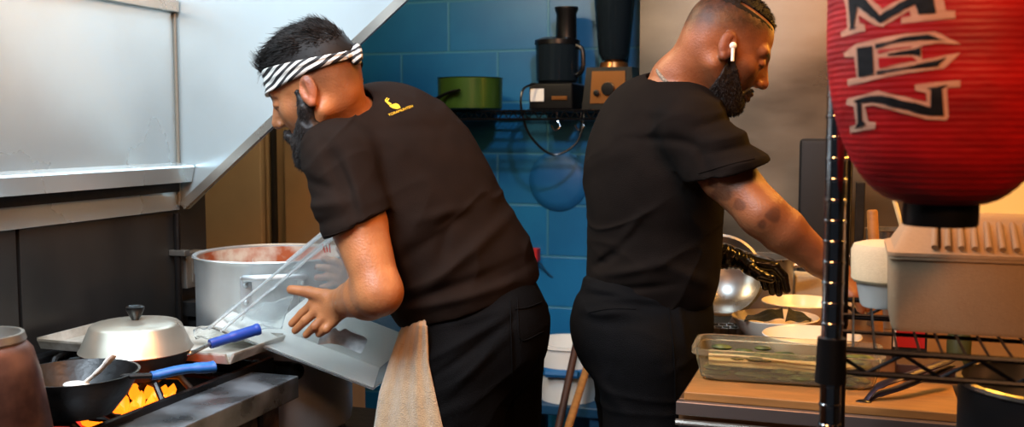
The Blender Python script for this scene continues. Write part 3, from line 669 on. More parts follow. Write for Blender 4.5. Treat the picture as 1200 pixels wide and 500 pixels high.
# dark panel on the steel wall
a = W(944, 162, 3.0); b_ = W(990, 300, 3.0)
mb = MB((a.x, a.y, CT)); rbox(mb, ((a.x+b_.x)/2, a.y, 0), .075, .02, CT, a.z, .018); o = mb.build('tray_stand', M['black_matt'])
tag(o, 'tall black rounded tray standing upright behind the chrome rack post', 'tray')
# utensils right of the post
q = W(1045, 280, 2.6); q.z = CT
r = empty('utensil_pail', q, 'steel utensil pail behind the foam boxes', 'pail')
mb = MB(q); mb.lathe(q, [(0, 0), (.055, 0), (.062, .245), (.066, .248), (.058, .248), (.052, .005), (0, .005)], 32); mb.build('pail_body', M['steel'], r)
for (x1, y1, x2, y2, m_, rr, nm, lab, d) in ((1022, 246, 1026, 330, 'wood', .013, 'rolling_pin', 'round wooden handle standing left of the steel pail', 2.45), (1048, 234, 1056, 262, 'paper', .006, 'wooden_spoon', 'pale stick rising from the steel pail', 2.6)):
    a, b_ = W(x1, y1, d), W(x2, y2, d); dd = (b_-a).normalized(); b_ = a+dd*((a.z-CT-.012)/-dd.z)
    mb = MB(b_); mb.tube([a, a+dd*.004, b_], [rr*.8, rr, rr], n=14); tag(mb.build(nm, M[m_]), lab, 'utensil')
for px in (1004, 1010):
    pass
q = W(1006, 300, 2.75); q.z = CT
mb = MB(q); rbox(mb, q, .012, .03, 0, .36, .004); tag(mb.build('knife_block', M['iron_dull'], smooth=False), 'narrow dark upright strip between rack post and wooden handle', 'rack')
# cream board far right, put in for a warmly lit patch
a = W(1215, 215, 3.0)
mb = MB((a.x, a.y, CT)); mb.box(a.x-.19, a.x+.35, a.y-.01, a.y+.01, 1.139, 1.42, bev=.004); mb.build_ = None
o = mb.build('cream_board', mat('cream', '#f3dc9a', .6), smooth=False); tag(o, 'brightly lit cream panel at the far right behind the lantern', 'panel')
mb = MB((a.x, a.y-.1, CT)); mb.box(a.x-.30, a.x+.40, a.y-.16, a.y+.02, CT, 1.138, bev=.006); tag(mb.build('back_cabinet', M['tan2'], smooth=False), 'brown counter cabinet under the bright cream panel', 'cabinet')
# red carton, tongs, wooden block
q = W(1060, 430, 2.02); q.z = .913
mb = MB(q)
q = W(1064, 440, 2.22); q.z = CT
r = empty('tea_carton', q, 'small dark carton with a red label right of the tub', 'carton')
rbox(MB(q), q, .035, .03, 0, .115, .003).build('carton_body', M['black_matt'], r, smooth=False)
mb = MB(q); mb.box(q.x-.028, q.x+.03, q.y-.033, q.y-.0302, CT+.03, CT+.11); mb.build('label', M['red'], r, smooth=False)
mb = MB(q); mb.box(q.x-.034, q.x-.028, q.y-.0335, q.y-.0302, CT+.03, CT+.11); mb.build('label_edge', M['white_plastic'], r, smooth=False)
q = W(1088, 466, 1.97); q.z = .9125
mb = MB(q); rbox(mb, q, .062, .035, 0, .032, .003); r = mb.build('wooden_block', M['wood_dark'], smooth=False); tag(r, 'dark brown wooden block on the board right of the tub', 'block')
a, b_, c = W(1012, 474, 1.80), W(1060, 452, 1.83), W(1116, 428, 1.9)
r = empty('kitchen_tongs', a, 'dark metal tongs lying against the tub and wooden block', 'tongs')
for s_ in (0, 1):
    off = Vector((0, .0, .018*s_)); mb = MB(a); mb.tube(bez([a+off*.2, W(1030, 462-4*s_, 1.815)+off*.5, b_+off, c+off*.6], 6), [.005]*6+[.009]*12+[.006], n=10, flat=(.35, 1.2, (0, 0, 1))); mb.build('arm', mat('tong_metal%d' % s_, '#3d3846', .3, .8), r)
mb = MB(a); mb.ball(a, .014, (1.3, .8, .7), n=8); mb.build('pivot', M['black_plastic'], r)
q = W(1122, 455, 2.15); q.z = CT
mb = MB(q); mb.lathe(q, [(0, 0), (.024, 0), (.025, .06), (.016, .078), (.016, .09), (0, .09)], 24); tag(mb.build('spice_jar', mat('jar', '#3d4024', .35)), 'small dull green jar behind the wooden block', 'jar')
# ================================================================ wire rack in front
RX, RY0, RY1, SHZ = -.02, 1.31, 1.70, 1.128
r = empty('wire_rack', (.5, 1.5, 0), 'chrome wire shelving rack at the right foreground', 'rack')
ro = (.5, 1.5, 0)
RX1 = 1.15
for i, (x, y) in enumerate(((RX, RY0), (RX1, RY0), (RX+.005, RY1), (RX1, RY1))):
    mb = MB(ro); mb.lathe((x, y, 0), [(.0125, 0), (.0125, 1.86), (.009, 1.87), (0, 1.87)], 28); p_ = mb.build('post', M['chrome_dull'], r)
    if i == 0:
        mb = MB(ro)
        mb.lathe((x, y, 0), [q_ for k in range(72) for q_ in ((.01262, .04+k*.0254-.021), (.01262, .04+k*.0254), (.0136, .0408+k*.0254), (.0136, .0434+k*.0254), (.01262, .0442+k*.0254))], 24)
        mb.build('groove_rings', M['chrome'], p_)
for zz in (SHZ, .84, .20, 1.83):
    mb = MB(ro)
    for z in (zz, zz-.028):
        for y in (RY0, RY1): mb.tube([(RX, y, z), (RX1, y, z)], .0042 if z == zz else .004, n=8)
        for x in (RX, RX1): mb.tube([(x, RY0, z), (x, RY1, z)], .004, n=8)
    mb.build('shelf_frame', M['wire_black'], r)
    for y in (RY0, RY1):
        mb = MB(ro); N_ = 14; w_ = (RX1-RX)/N_
        mb.tube([p__ for k in range(N_) for p__ in ((RX+k*w_, y, zz-.002), (RX+(k+.5)*w_, y, zz-.027))]+[(RX1, y, zz-.002)], .003, n=6)
        mb.build('truss', M['wire_black'], r)
    mb = MB(ro)
    for k in range(1, 46): x = RX+k*(RX1-RX)/46; mb.tube([(x, RY0, zz+.003), (x, RY1, zz+.003)], .0018, n=5)
    for y in (RY0+.13, RY0+.26): mb.tube([(RX, y, zz-.002), (RX1, y, zz-.002)], .003, n=6)
    mb.build('deck_wires', M['wire_black'], r)
    for x in (RX, RX1):
        for y in (RY0, RY1): mb = MB(ro); mb.lathe((x, y, zz-.042), [(.0128, 0), (.019, 0), (.017, .056), (.0128, .056)], 24); mb.build('collar', M['black_plastic'], r)
DZ = SHZ+.0055
# foam container: body with sloping ribbed lid
def foam_box(q, hx, hy, H, HL, rz, lab, nr=9):
    r = empty('foam_container', q, lab, 'container')
    Mx = Matrix.Rotation(rz, 4, 'Z')
    def loft(mb, secs, rc=.012, n=4):
        vs = []
        for hx_, hy_, z in secs:
            ring = []
            for (sx, sy, a0) in ((1, 1, 0), (-1, 1, PI/2), (-1, -1, PI), (1, -1, 1.5*PI)):
                for k in range(n+1):
                    an = a0+k*PI/2/n; ring.append(mb._v(q + Mx @ Vector((sx*(hx_-rc)+rc*math.cos(an), sy*(hy_-rc)+rc*math.sin(an), z))))
            vs.append(ring)
        fs = [mb.bm.faces.new(vs[0][::-1]), mb.bm.faces.new(vs[-1])]
        for A_, B_ in zip(vs, vs[1:]):
            for i in range(len(A_)): j = (i+1) % len(A_); fs.append(mb.bm.faces.new([A_[i], A_[j], B_[j], B_[i]]))
        bmesh.ops.recalc_face_normals(mb.bm, faces=fs)
    mb = MB(q); loft(mb, [(hx-.006, hy-.006, 0), (hx-.003, hy-.003, .006), (hx, hy, H-.006), (hx+.003, hy+.003, H-.004), (hx+.003, hy+.003, H)])
    mb.build('body', M['foam'], r)
    mb = MB(q); loft(mb, [(hx+.004, hy+.004, H+.0005), (hx+.004, hy+.004, H+.005), (hx-.004, hy-.004, H+.008), (hx-.024, hy-.045, H+HL-.004), (hx-.030, hy-.051, H+HL)])
    l_ = mb.build('lid', M['foam'], r)
    mb = MB(q)
    for k in range(nr):
        x = (-.5+k/(nr-1))*hx*1.1
        a = q + Mx @ Vector((x, -hy+.0005, H+.013)); b__ = q + Mx @ Vector((x*.96, -hy+.040, H+HL-.007))
        mb.tube([a, b__], [.0042, .0036], n=8)
    mb.build('ribs', M['foam'], l_)
    return r
qa = W(1145, 412, 1.375); qa.z = DZ
foam_box(qa, .117, .085, .100, .050, .0, 'tan foam container with ribbed lid under the red lantern')
qb = W(1034, 385, 1.52); qb.z = DZ
# cup stack behind
r = empty('foam_cup', qb, 'small pale lidded foam tub beside the ribbed container', 'tub')
mb = MB(qb); mb.lathe(qb, [(0, 0), (.03, 0), (.033, .004), (.040, .038), (.042, .04)], 32); mb.build('tub_body', M['white_plastic'], r)
mb = MB(qb); mb.lathe(qb, [(.044, .038), (.047, .042), (.048, .085), (.044, .094), (.03, .098), (0, .098)], 32); mb.build('lid', M['foam2'], r)
# dark pot on the lower rack shelf
q = Vector((.272, 1.545, .8455))
r = empty('rice_pot', q, 'black pot with a steel rim on the lower rack shelf', 'pot')
mb = MB(q); mb.lathe(q, [(0, 0), (.118, 0), (.124, .01), (.124, .200)], 52); mb.build('pot_body', M['black_matt'], r)
mb = MB(q); mb.lathe(q, [(.124, .2005), (.128, .203), (.127, .208), (.12, .209), (.117, .2), (.116, .02), (0, .015)], 52); mb.build('rim', M['steel'], r)
# ================================================================ lantern
lc = W(1107, 100, 1.12)
zb = W(1107, 238, 1.12).z; RL = .124
r = empty('paper_lantern', (lc.x, lc.y, zb-.026), 'red paper lantern with black lettering hanging at the top right', 'lantern')
lo_ = (lc.x, lc.y, zb-.026)
prof = []
Hh = .42; nrib = 64
for k in range(nrib*5+1):
    t = k/(nrib*5); z = zb + t*Hh
    s_ = min(t, 1-t)*Hh
    e = 1 if s_ > .19 else math.sqrt(max(0, 1-((.19-s_)/.19)**2.1))
    R_ = .036+(RL-.036)*e
    prof.append((R_ + .00028*math.cos(2*PI*k/5), z))
mb = MB(lo_); mb.lathe((lc.x, lc.y, 0), prof, 96)
m_l = mat('lantern_paper', '#d4181a', .5, noise=.2, nscale=7, col2='#8f0d12', bump=.25, bscale=50, stretch=(1, 1, 3))
lan = mb.build('paper_shade', m_l, r, angle=80)
mb = MB(lo_); mb.lathe((lc.x, lc.y, zb), [(.0, -.02), (.026, -.024), (.030, -.024), (.0385, -.024), (.0395, -.02), (.0395, .004), (.036, .006), (.03, .006)], 48); mb.build('bottom_ring', M['black_plastic'], r)
mb = MB(lo_); mb.lathe((lc.x, lc.y, zb+Hh), [(.036, -.004), (.0395, 0), (.0395, .022), (0, .022)], 48); mb.build('top_ring', M['black_plastic'], r)
mb = MB(lo_); mb.tube([(lc.x, lc.y, zb+Hh+.02), (lc.x, lc.y, 2.8)], .002, n=6); mb.build('cord', M['black_plastic'], r)
mb = MB(lo_); mb.tube([(lc.x, lc.y, zb-.022), (lc.x+.001, lc.y, zb-.05)], .0012, n=6); mb.build('tassel', M['black_plastic'], r)
# lettering: outlines on the lantern's surface
me = lan.data
bvh = BVHTree.FromPolygons([v.co + Vector(lo_) for v in me.vertices], [list(p.vertices) for p in me.polygons])
CAMW = Vector((0, 0, CAMH))
def surf_print(bvh, CAMW, polys, tm, off, name, m, parent, org, sub=5., vfade=None):
    """closed outlines (photo pixels) laid on a surface: fine triangulated grid cells inside the outline"""
    mb = MB(org)
    for poly in polys:
        P2 = [tm(x, y) for x, y in poly]
        bm = bmesh.new(); vs = [bm.verts.new((x, y, 0)) for x, y in P2]
        es = [bm.edges.new((vs[i], vs[(i+1) % len(vs)])) for i in range(len(vs))]
        bmesh.ops.triangle_fill(bm, use_beauty=True, use_dissolve=False, edges=es)
        xs = [p[0] for p in P2]; ys = [p[1] for p in P2]
        for ax_, lo__, hi__ in ((0, min(xs), max(xs)), (1, min(ys), max(ys))):
            c = math.floor(lo__/sub)*sub
            while c < hi__:
                co_ = [0, 0, 0]; no_ = [0, 0, 0]; co_[ax_] = c; no_[ax_] = 1
                bmesh.ops.bisect_plane(bm, geom=list(bm.verts)+list(bm.edges)+list(bm.faces), plane_co=co_, plane_no=no_, dist=1e-5); c += sub
        vm = {}
        for v in bm.verts:
            d = (W(v.co.x, v.co.y, 1.0) - CAMW).normalized(); h, nn, i, dist = bvh.ray_cast(CAMW, d)
            if h is None: continue
            if nn.dot(d) > 0: nn = -nn
            vm[v] = mb._v(h + nn*off)
        for f in bm.faces:
            if all(v in vm for v in f.verts):
                try: mb.bm.faces.new([vm[v] for v in f.verts])
                except ValueError: pass
        bm.free()
    bmesh.ops.recalc_face_normals(mb.bm, faces=mb.bm.faces)
    return mb.build(name, m, parent)
tmz = lambda x, y: (960+x/2.94, y/2.94)
N_out = [(100,340),(95,360),(122,366),(130,428),(108,434),(110,456),(196,442),(198,420),(172,418),(160,365),(190,362),(372,410),(440,412),(446,398),(440,302),(486,298),(486,274),(330,292),(332,312),(368,318),(372,350),(205,312),(165,322)]
N_in = [[(122,346),(175,330),(212,326),(384,366),(386,310),(372,302),(444,290),(424,306),(430,400),(376,396),(186,348),(150,352),(152,412),(166,428),(128,440),(138,420),(134,352)]]
E_out = [(88,182),(90,196),(124,196),(132,268),(100,274),(102,296),(200,272),(310,250),(430,236),(488,180),(410,196),(356,204),(352,162),(356,156),(410,148),(488,152),(400,108),(300,114),(205,134),(130,150)]
E_in = [[(134,166),(188,158),(192,252),(140,264)], [(196,153),(300,128),(375,120),(440,140),(350,136),(270,146),(198,166)], [(240,184),(330,170),(352,158),(350,196),(325,186),(240,192)], [(200,246),(330,224),(400,208),(440,196),(410,226),(310,238),(204,254)]]
E_red = [[(206,172),(262,164),(322,158),(316,164),(250,174),(206,184)], [(206,200),(322,196),(340,208),(300,214),(210,234)]]
M_out = [(76,112),(80,128),(162,106),(160,84),(142,78),(138,52),(196,88),(222,92),(312,36),(318,56),(284,62),(284,82),(470,62),(468,36),(436,36),(424,-30),(330,-30),(220,30),(150,-30),(80,-30),(96,30),(100,98)]
M_in = [[(104,-20),(146,-22),(212,52),(330,-20),(392,-22),(404,46),(346,52),(332,14),(214,80),(136,22),(124,94),(136,96),(106,104),(112,94)]]
PALE = mat('lettering_pale', '#e3a98c', .6); INK = mat('lettering_black', '#101014', .6)
surf_print(bvh, CAMW, [N_out, E_out, M_out], tmz, .0012, 'letter_outline', PALE, lan, lo_)
surf_print(bvh, CAMW, N_in+E_in+M_in, tmz, .0020, 'letters', INK, lan, lo_)
surf_print(bvh, CAMW, E_red, tmz, .0018, 'letter_gaps', m_l, lan, lo_)
for ch in lan.children: ch.location = (0, 0, 0)
# ================================================================ people
def nrm(v): v = np.asarray(v, float); return v/np.linalg.norm(v)
class Head:
    """canonical head: x to the face, y left, z up, eyes at z = 0; placed so that one ear lands at ear"""
    def __init__(s, ear, side, hor, pitch, roll, sc=1.0):
        h = nrm([hor[0], hor[1], 0]); left = np.array([-h[1], h[0], 0.])
        u = h*math.cos(pitch) + np.array([0, 0, -math.sin(pitch)]); w = np.cross(u, left)
        v = left*math.cos(roll) - w*math.sin(roll)*1.0; w = np.cross(u, v)
        s.R = np.stack([u, v, w]); s.s = sc
        s.O = np.asarray(ear) - (s.R.T @ np.array([-.012, side*.078, -.012]))*sc
    def q(s, P): return ((P - s.O.astype(np.float32)) @ s.R.T.astype(np.float32))/s.s
    def w(s, c): return s.O + (s.R.T @ np.asarray(c, float))*s.s
    def vec(s, c): return s.R.T @ np.asarray(c, float)
    def base(s, q, jaw=1.0):
        aq = q.copy(); aq[..., 1] = np.abs(q[..., 1])
        d = f_ell(q, (-.012, 0, .035), (.095, .076, .085))
        d = smin(d, f_ell(q, (-.045, 0, .018), (.058, .066, .066)), .02)
        d = smin(d, f_ell(q, (.026, 0, -.03), (.061, .057, .078)), .025)
        d = smin(d, f_sph(aq, (.048, .036, -.026), .023), .02)
        d = smin(d, f_cap(aq, (-.014, .055*jaw, -.055), (.052, .022, -.100), .016, .016), .022)
        d = smin(d, f_sph(q, (.066, 0, -.1), .020), .02)
        d = smin(d, f_cap(aq, (.078, .010, .020), (.064, .048, .022), .0115, .010), .012)
        return d
    def face(s, q, smile=0):
        aq = q.copy(); aq[..., 1] = np.abs(q[..., 1])
        d = s.base(q)
        d = smax(d, -f_ell(aq, (.103, .033, -.002), (.022, .020, .014)), .010)
        d = smin(d, f_sph(aq, (.0705, .032, -.002), .0145), .003)
        d = smax(d, -f_cap(aq, (.089, .020, -.007), (.079, .046, -.006), .0016), .002)      # lowered lid line
        n = smin(f_cap(q, (.084, 0, .014), (.104, 0, -.026), .0078, .0095), f_ell(q, (.086, 0, -.024), (.020, .0155, .020)), .010)
        n = smin(n, f_sph(q, (.106, 0, -.031), .0110), .008); n = smin(n, f_sph(aq, (.097, .0125, -.036), .0072), .006)
        n = smax(n, -f_sph(aq, (.102, .007, -.0435), .0038), .003)
        d = smin(d, n, .011)
        d = smin(d, f_cap(aq, (.0935, 0, -.0625), (.078, .023, -.069), .0062, .0028), .006)
        d = smin(d, f_cap(aq, (.0915, 0, -.0755), (.078, .020, -.073), .0072, .003), .006)
        d = smax(d, -f_cap(aq, (.1005, 0, -.069), (.086, .022, -.0705), .0018), .003)
        # ears
        e = f_ell(aq, (-.014, .0800, -.010), (.0185, .0075, .0305), R=[[.96, 0, .26], [0, 1, 0], [-.26, 0, .96]])
        e = smax(e, -f_ell(aq, (-.009, .0890, -.005), (.0120, .0078, .0215)), .0025)
        e = smin(e, f_cap(aq, (-.019, .0815, .004), (-.012, .0815, -.024), .0030, .0026), .003)
        e = smin(e, f_cap(aq, (-.001, .077, -.006), (-.003, .078, -.024), .0052, .0055), .004)
        e = smin(e, f_sph(aq, (-.010, .0795, -.036), .0085), .006)
        e = smin(e, f_cap(aq, (-.016, .0835, .008), (-.017, .0835, -.016), .0028), .003)
        return smin(d, e, .004)
def local(P, c, R_, fn):
    d0 = np.linalg.norm(P-A3(c), axis=-1)-R_
    out = d0+.02; m = d0 < .04
    if m.any(): out[m] = fn(P[m])
    return out
def frame_R(up, side):
    """rows: forward-ish, side, up"""
    u = nrm(up); s_ = nrm(np.asarray(side)-u*np.dot(side, u)); return np.stack([np.cross(s_, u), s_, u])
def folds(P, fl):
    out = np.zeros(P.shape[:-1], np.float32)
    for (a, b, w_, amp) in fl:
        ax, az, bx, bz = a[0], a[2], b[0], b[2]; x, z = P[..., 0], P[..., 2]
        dx, dz = bx-ax, bz-az; L2 = dx*dx+dz*dz; t = ((x-ax)*dx+(z-az)*dz)/L2; tc = np.clip(t, 0, 1)
        l2 = math.sqrt(L2); off = (x-ax-tc*dx)**2+(z-az-tc*dz)**2
        out += 1.7*amp*np.exp(-off/(w_*w_))*(.35+.65*np.sin(PI*np.clip(tc, .04, .96)))
    return np.clip(out, -.0075, .009)
def crumple(P, dirx, s=1., seed=1):
    """soft ridged creases running along dirx (a diagonal in x,z)"""
    c, sn = math.cos(dirx), math.sin(dirx); u = P[..., 0]*c+P[..., 2]*sn; v = -P[..., 0]*sn+P[..., 2]*c
    Q = np.stack([u*5., P[..., 1]*7., v*17.], -1).astype(np.float32); w_ = vnoise(Q*.6, 1., seed+3)
    Q[..., 2] += w_*1.6
    n = 1-np.abs(vnoise(Q, 1., seed)); return (n**4)*.0068*s*(.5+.5*w_)
def hand_sdf(P, wrist, knk, fingers, thumb, rw=.026, rf=.0095, th_base=None):
    w_ = A3(wrist); d = None
    km = (A3(knk[1])+A3(knk[2]))/2
    for k in knk:
        c = f_cap(P, w_*.82+km*.18+(A3(k)-km)*.45, k, .0165, rf*1.22); d = c if d is None else smin(d, c, .012)
    d = smin(d, f_cap(P, w_, w_*.7+km*.3, rw*.9, rw*.72), .016)
    for k, ch in zip(knk, fingers):
        pts = [k]+list(ch); n = len(pts); rs = [rf*(1.1-.28*i/(n-1)) for i in range(n)]
        d = smin(d, f_chain(P, pts, rs, .003), .0035)
    tb = w_*.72+A3(knk[0])*.28 if th_base is None else A3(th_base)
    tp = [tb]+list(thumb); n = len(tp); rs = [rf*(1.75-.75*i/(n-1)) for i in range(n)]
    return smin(d, f_chain(P, tp, rs, .004), .010)
def make(name, fn, lo, hi, h, m, parent, base):
    V, F = sdf_mesh(fn, lo, hi, h)
    me = np_mesh(name, V-base, F); o = link_mesh(name, me, m, parent); return o, V, F
def bvh_w(V, F): return BVHTree.FromPolygons([tow(v) for v in V], F.tolist())
def seam(bv, pxs, r, name, m, parent, base, n=6, off=.0008):
    """thin stitched line following the cloth"""
    out = []
    for p in bez([(x, y, 0) for x, y in pxs], n):
        d = (W(p.x, p.y, 1.)-CAMW).normalized(); h, nn, i, dist = bv.ray_cast(CAMW, d)
        if h is None: continue
        out.append(h + (nn if nn.dot(d) < 0 else -nn)*off)
    if len(out) < 2: return None
    Ri = Matrix.Rotation(-YAW, 4, 'Z'); b_ = Vector(base)
    mb = MB(); mb.tube([Ri @ p - b_ for p in out], r, n=6); return mb.build(name, m, parent)
def bounds(pts, pad):
    a = np.array(pts); return a.min(0)-pad, a.max(0)+pad
def skin_mat(name, tint): return mat(name, '#ffffff', .46, vcol='pigment', noise=.22, nscale=26, bump=.25, bscale=220, sss=.12, spec=.45)
def mixc(c, t, w_): return c*(1-w_[:, None]) + np.array(t)[None]*w_[:, None]
def sst(x, a, b): t = np.clip((x-a)/(b-a), 0, 1); return t*t*(3-2*t)
CLOTH1 = mat('tshirt_washed_black', '#1a100a', .85, noise=.25, nscale=18, bump=.5, bscale=700, spec=.12)
CLOTH2 = mat('tshirt_black', '#120d0a', .85, noise=.25, nscale=18, bump=.5, bscale=700, spec=.12)
DENIM1 = mat('trousers_black', '#050506', .85, noise=.35, nscale=30, bump=.6, bscale=500, spec=.12)
DENIM2 = mat('denim_black', '#060709', .85, noise=.35, nscale=30, bump=.6, bscale=500, spec=.12)
HAIR = mat('hair_dark', '#0e0a08', .62, spec=.25); BEARD = mat('beard_dark', '#160f0c', .55, spec=.4)
SHOE = mat('shoe_black', '#0b0b0c', .4)

def person_common(root, base, H, body_fn, lo, hi, pig, h=.0028):
    o, V, F = make('body', body_fn, lo, hi, h, skin_mat('skin', None), root, base)
    paint(o.data, 'pigment', pig(V)); return o, V, F
# ---------------------------------------------------------------- person 1: bending cook, faces left and away
def person1():
    D = 2.10; DIRX = .75; DIRP = .5; base = L(560, 150, 2.12); base[2] = 0
    fwd = nrm([-.86, .5, 0]); left = np.array([-fwd[1], fwd[0], 0.])
    root = empty('person', tow(base), 'person bending forward in a washed black t-shirt and striped headband, holding a clear bin', 'person', rz=YAW)
    root['group'] = None; del root['group']
    H = Head(L(361, 107, 1.93), 1, nrm([-.980, .20, 0]), math.radians(25), math.radians(3), .955)
    nb = L(406, 141, 2.05)                                   # neck base
    up_c = nrm(L(440, 140, 2.10)-L(530, 290, 2.11)); Rc = frame_R(up_c, left)
    Rw = frame_R(nrm(L(500, 240, 2.1)-L(556, 350, 2.1)), left)
    cC = L(474, 205, 2.12); cM = L(508, 265, 2.12); cWa = L(545, 330, 2.12); cU = L(432, 178, 2.11); cP_ = L(562, 392, 2.12)
    Rh = frame_R((0, 0, 1), left)
    def trunk(P, o=0.):
        d = f_ell(P, cC, (.128+o, .190+o, .19+o), Rc)
        d = smin(d, f_ell(P, cU, (.082+o, .160+o, .10+o), Rc), .05)
        d = smin(d, f_ell(P, cM, (.132+o, .172+o, .16+o), Rw), .06)
        d = smin(d, f_ell(P, cWa, (.138+o, .172+o, .13+o), Rw), .06)
        return d
    shL = L(398, 186, 1.945); shR = L(482, 168, 2.29)
    elL = L(444, 342, 1.86); wrL = L(402, 353, 2.045); elR = L(455, 300, 2.45); wrR = L(424, 322, 2.33)
    def nk(P): return f_cap(P, H.w((-.034, 0, -.035)), nb, .050*H.s, .058)
    # left hand on the near face of the bin
    kn = [L(366, 357, 2.075), L(371, 364, 2.06), L(380, 371, 2.05), L(390, 376, 2.045)]
    fg = [[L(354, 367, 2.085), L(342, 379, 2.09)], [L(358, 375, 2.06), L(346, 387, 2.075)], [L(369, 382, 2.045), L(359, 392, 2.065)], [L(382, 385, 2.04), L(374, 391, 2.055)]]
    thL = [L(383, 347, 2.055), L(362, 342, 2.07), L(341, 339, 2.08)]
    knR = [L(404, 312, 2.30), L(400, 318, 2.30), L(398, 325, 2.30), L(399, 332, 2.305)]
    fgR = [[L(392, 306, 2.29), L(380, 303, 2.285)], [L(386, 314, 2.288), L(372, 313, 2.285)], [L(384, 324, 2.288), L(371, 325, 2.285)], [L(388, 334, 2.29), L(377, 337, 2.287)]]
    thR = [L(412, 306, 2.295), L(404, 297, 2.288), L(398, 291, 2.285)]
    def arms(P):
        a = f_chain(P, [shL, shL*.5+elL*.5, elL], [.055, .052, .041], .01)
        m1 = elL*.72+wrL*.28
        a = smin(a, f_chain(P, [elL, m1, wrL*.75+elL*.25, wrL], [.042, .047, .034, .0275], .008), .018)
        b = f_chain(P, [shR, shR*.5+elR*.5, elR, elR*.7+wrR*.3, wrR], [.055, .05, .042, .044, .027], .01)
        return np.minimum(a, b)
    def body(P):
        d = smin(local(P, H.w((0, 0, -.01)), .17, lambda Q: H.face(H.q(Q))*H.s), nk(P), .034)
        d = smin(d, trunk(P, -.014), .03)
        d = smin(d, arms(P), .016)
        hl = local(P, kn[1], .13, lambda Q: hand_sdf(Q, wrL, kn, fg, thL)); hr = local(P, knR[1], .13, lambda Q: hand_sdf(Q, wrR, knR, fgR, thR))
        d = smin(d, hl, .012); d = smin(d, hr, .012)
        d = smin(d, f_ell(P, cP_, (.105, .14, .11), Rh), .04)
        return d
    lo, hi = bounds([H.w((0, 0, .13)), H.w((.13, 0, 0)), shL, shR, elL, elR, wrL, cP_, knR[0], fg[0][1]], .12); lo[2] = .80
    def pig(V):
        q = H.q(V.astype(np.float32)); aq = np.abs(q[:, 1]); n = vnoise(V, 30)*.5+.5
        c = np.tile(np.array(lin('#aa6c42')), (len(V), 1)); inh = np.linalg.norm(q, axis=1) < .2
        c = mixc(c, lin('#98503a'), np.where(inh, sst(aq, .077, .086), 0)*.6)
        c = mixc(c, lin('#a65a4a'), np.where(inh & (q[:, 0] > .078) & (aq < .024), sst(-np.abs(q[:, 2]+.0695), -.013, -.007), 0))
        br = inh & (q[:, 0] > .055); e = np.abs(q[:, 2]-(.021-.10*(aq-.03)**2*6))
        c = mixc(c, lin('#1b120d'), np.where(br & (aq > .010) & (aq < .052), sst(-e, -.0075, -.0035), 0))
        c = mixc(c, lin('#2a1812'), np.where(br & (aq > .018) & (aq < .047), sst(-np.abs(q[:, 2]+.0075), -.0035, -.0012), 0)*.9)
        st = np.where(inh, sst(-q[:, 2], .0, .03)*sst(q[:, 0], -.02, .01), 0)*.25
        c = mixc(c, lin('#5a3a2a'), st)
        side = np.where(inh, sst(q[:, 2]-np.interp(q[:, 0], [-.1, -.04, .0, .02, .04], [-.045, -.03, .005, .01, .05]), -.012, .035), 0)
        c = mixc(c, lin('#2c1b13'), side*.75*(.6+.4*n))
        return c
    body_o, V, F = person_common(root, base, H, body, lo, hi, pig)
    # hair
    def hair_fn(P):
        q = H.q(P); d = H.base(q)
        top = sst(q[..., 2], .055, .105)
        nz = vnoise(q*np.array([35, 90, 60], np.float32), 1., 3)*.0045
        line = .024 + (q[..., 0]+.105)*.176
        th = .0035 + .005*top + nz*(.1+.8*top) + .002*sst(q[..., 0], .03, .09)*top
        return smax(d - th, line - q[..., 2], .006)*H.s
    cH = H.w((-.01, 0, .04))
    ho, HV, HF = make('hair', hair_fn, cH-.16, cH+.16, .0022, HAIR, root, base)
    q = H.q(HV.astype(np.float32)); ok = np.where(H.base(q) > .002)[0]
    pick = RNG.choice(ok, 6500); n_ = grad(hair_fn, HV[pick]); qq = H.q(HV[pick].astype(np.float32))
    fw = H.vec((1, 0, .15)); sd = H.vec((0, 1, 0))
    tg = fw[None]-n_*(n_ @ fw)[:, None]; tg /= np.maximum(np.linalg.norm(tg, axis=1, keepdims=True), .2); cl = vnoise(qq, 60., 4)[:, None]
    dirs = n_*(.36+.25*cl) + tg*.9 + RNG.normal(size=n_.shape)*.13 + sd[None]*vnoise(qq, 45., 9)[:, None]*.5
    SV, SF = strands(HV[pick]-n_*.003, dirs, (.006+.018*sst(qq[:, 2], .05, .09))*RNG.uniform(.7, 1.3, len(pick)), .0011, bend=tg*.2-n_*.15+RNG.normal(size=n_.shape)*.12)
    link_mesh('hair_strands', np_mesh('hair_strands', SV-base, SF), HAIR, ho)
    ok = np.where((q[:, 2] > .068) & (q[:, 0] > .066) & (q[:, 2] < .10))[0]
    if len(ok):
        pick = RNG.choice(ok, 160); n_ = grad(hair_fn, HV[pick])
        SV, SF = strands(HV[pick], n_*.5+fw*.9+H.vec((0, 0, .5))+RNG.normal(size=n_.shape)*.22, RNG.uniform(.014, .026, len(pick)), .0010, bend=H.vec((-.3, .3, .7))[None]*np.ones((len(pick), 1)))
        link_mesh('fringe', np_mesh('fringe', SV-base, SF), HAIR, ho)
    # beard
    def beard_fn(P):
        q = H.q(P); aq = q.copy(); aq[..., 1] = np.abs(q[..., 1])
        d = f_chain(aq, [(.012, .0655, -.004), (.012, .0655, -.04), (.022, .056, -.078), (.055, .036, -.104), (.078, .0, -.118)], [.007, .013, .020, .024, .028], .012)
        d = smin(d, f_cap(aq, (.018, .056, -.045), (.062, .036, -.088), .016, .017), .014)
        d = smin(d, f_cap(aq, (.066, .0, -.112), (.062, 0, -.146), .028, .014), .018)
        d = smin(d, f_cap(aq, (.0955, .0, -.054), (.083, .029, -.066), .0055, .006), .006)
        d = smin(d, f_cap(aq, (.083, .029, -.066), (.066, .036, -.095), .008, .012), .01)
        return (d + vnoise(q, 90., 5)*.0035+vnoise(q, 220., 6)*.0012)*H.s
    cB = H.w((.05, 0, -.08))
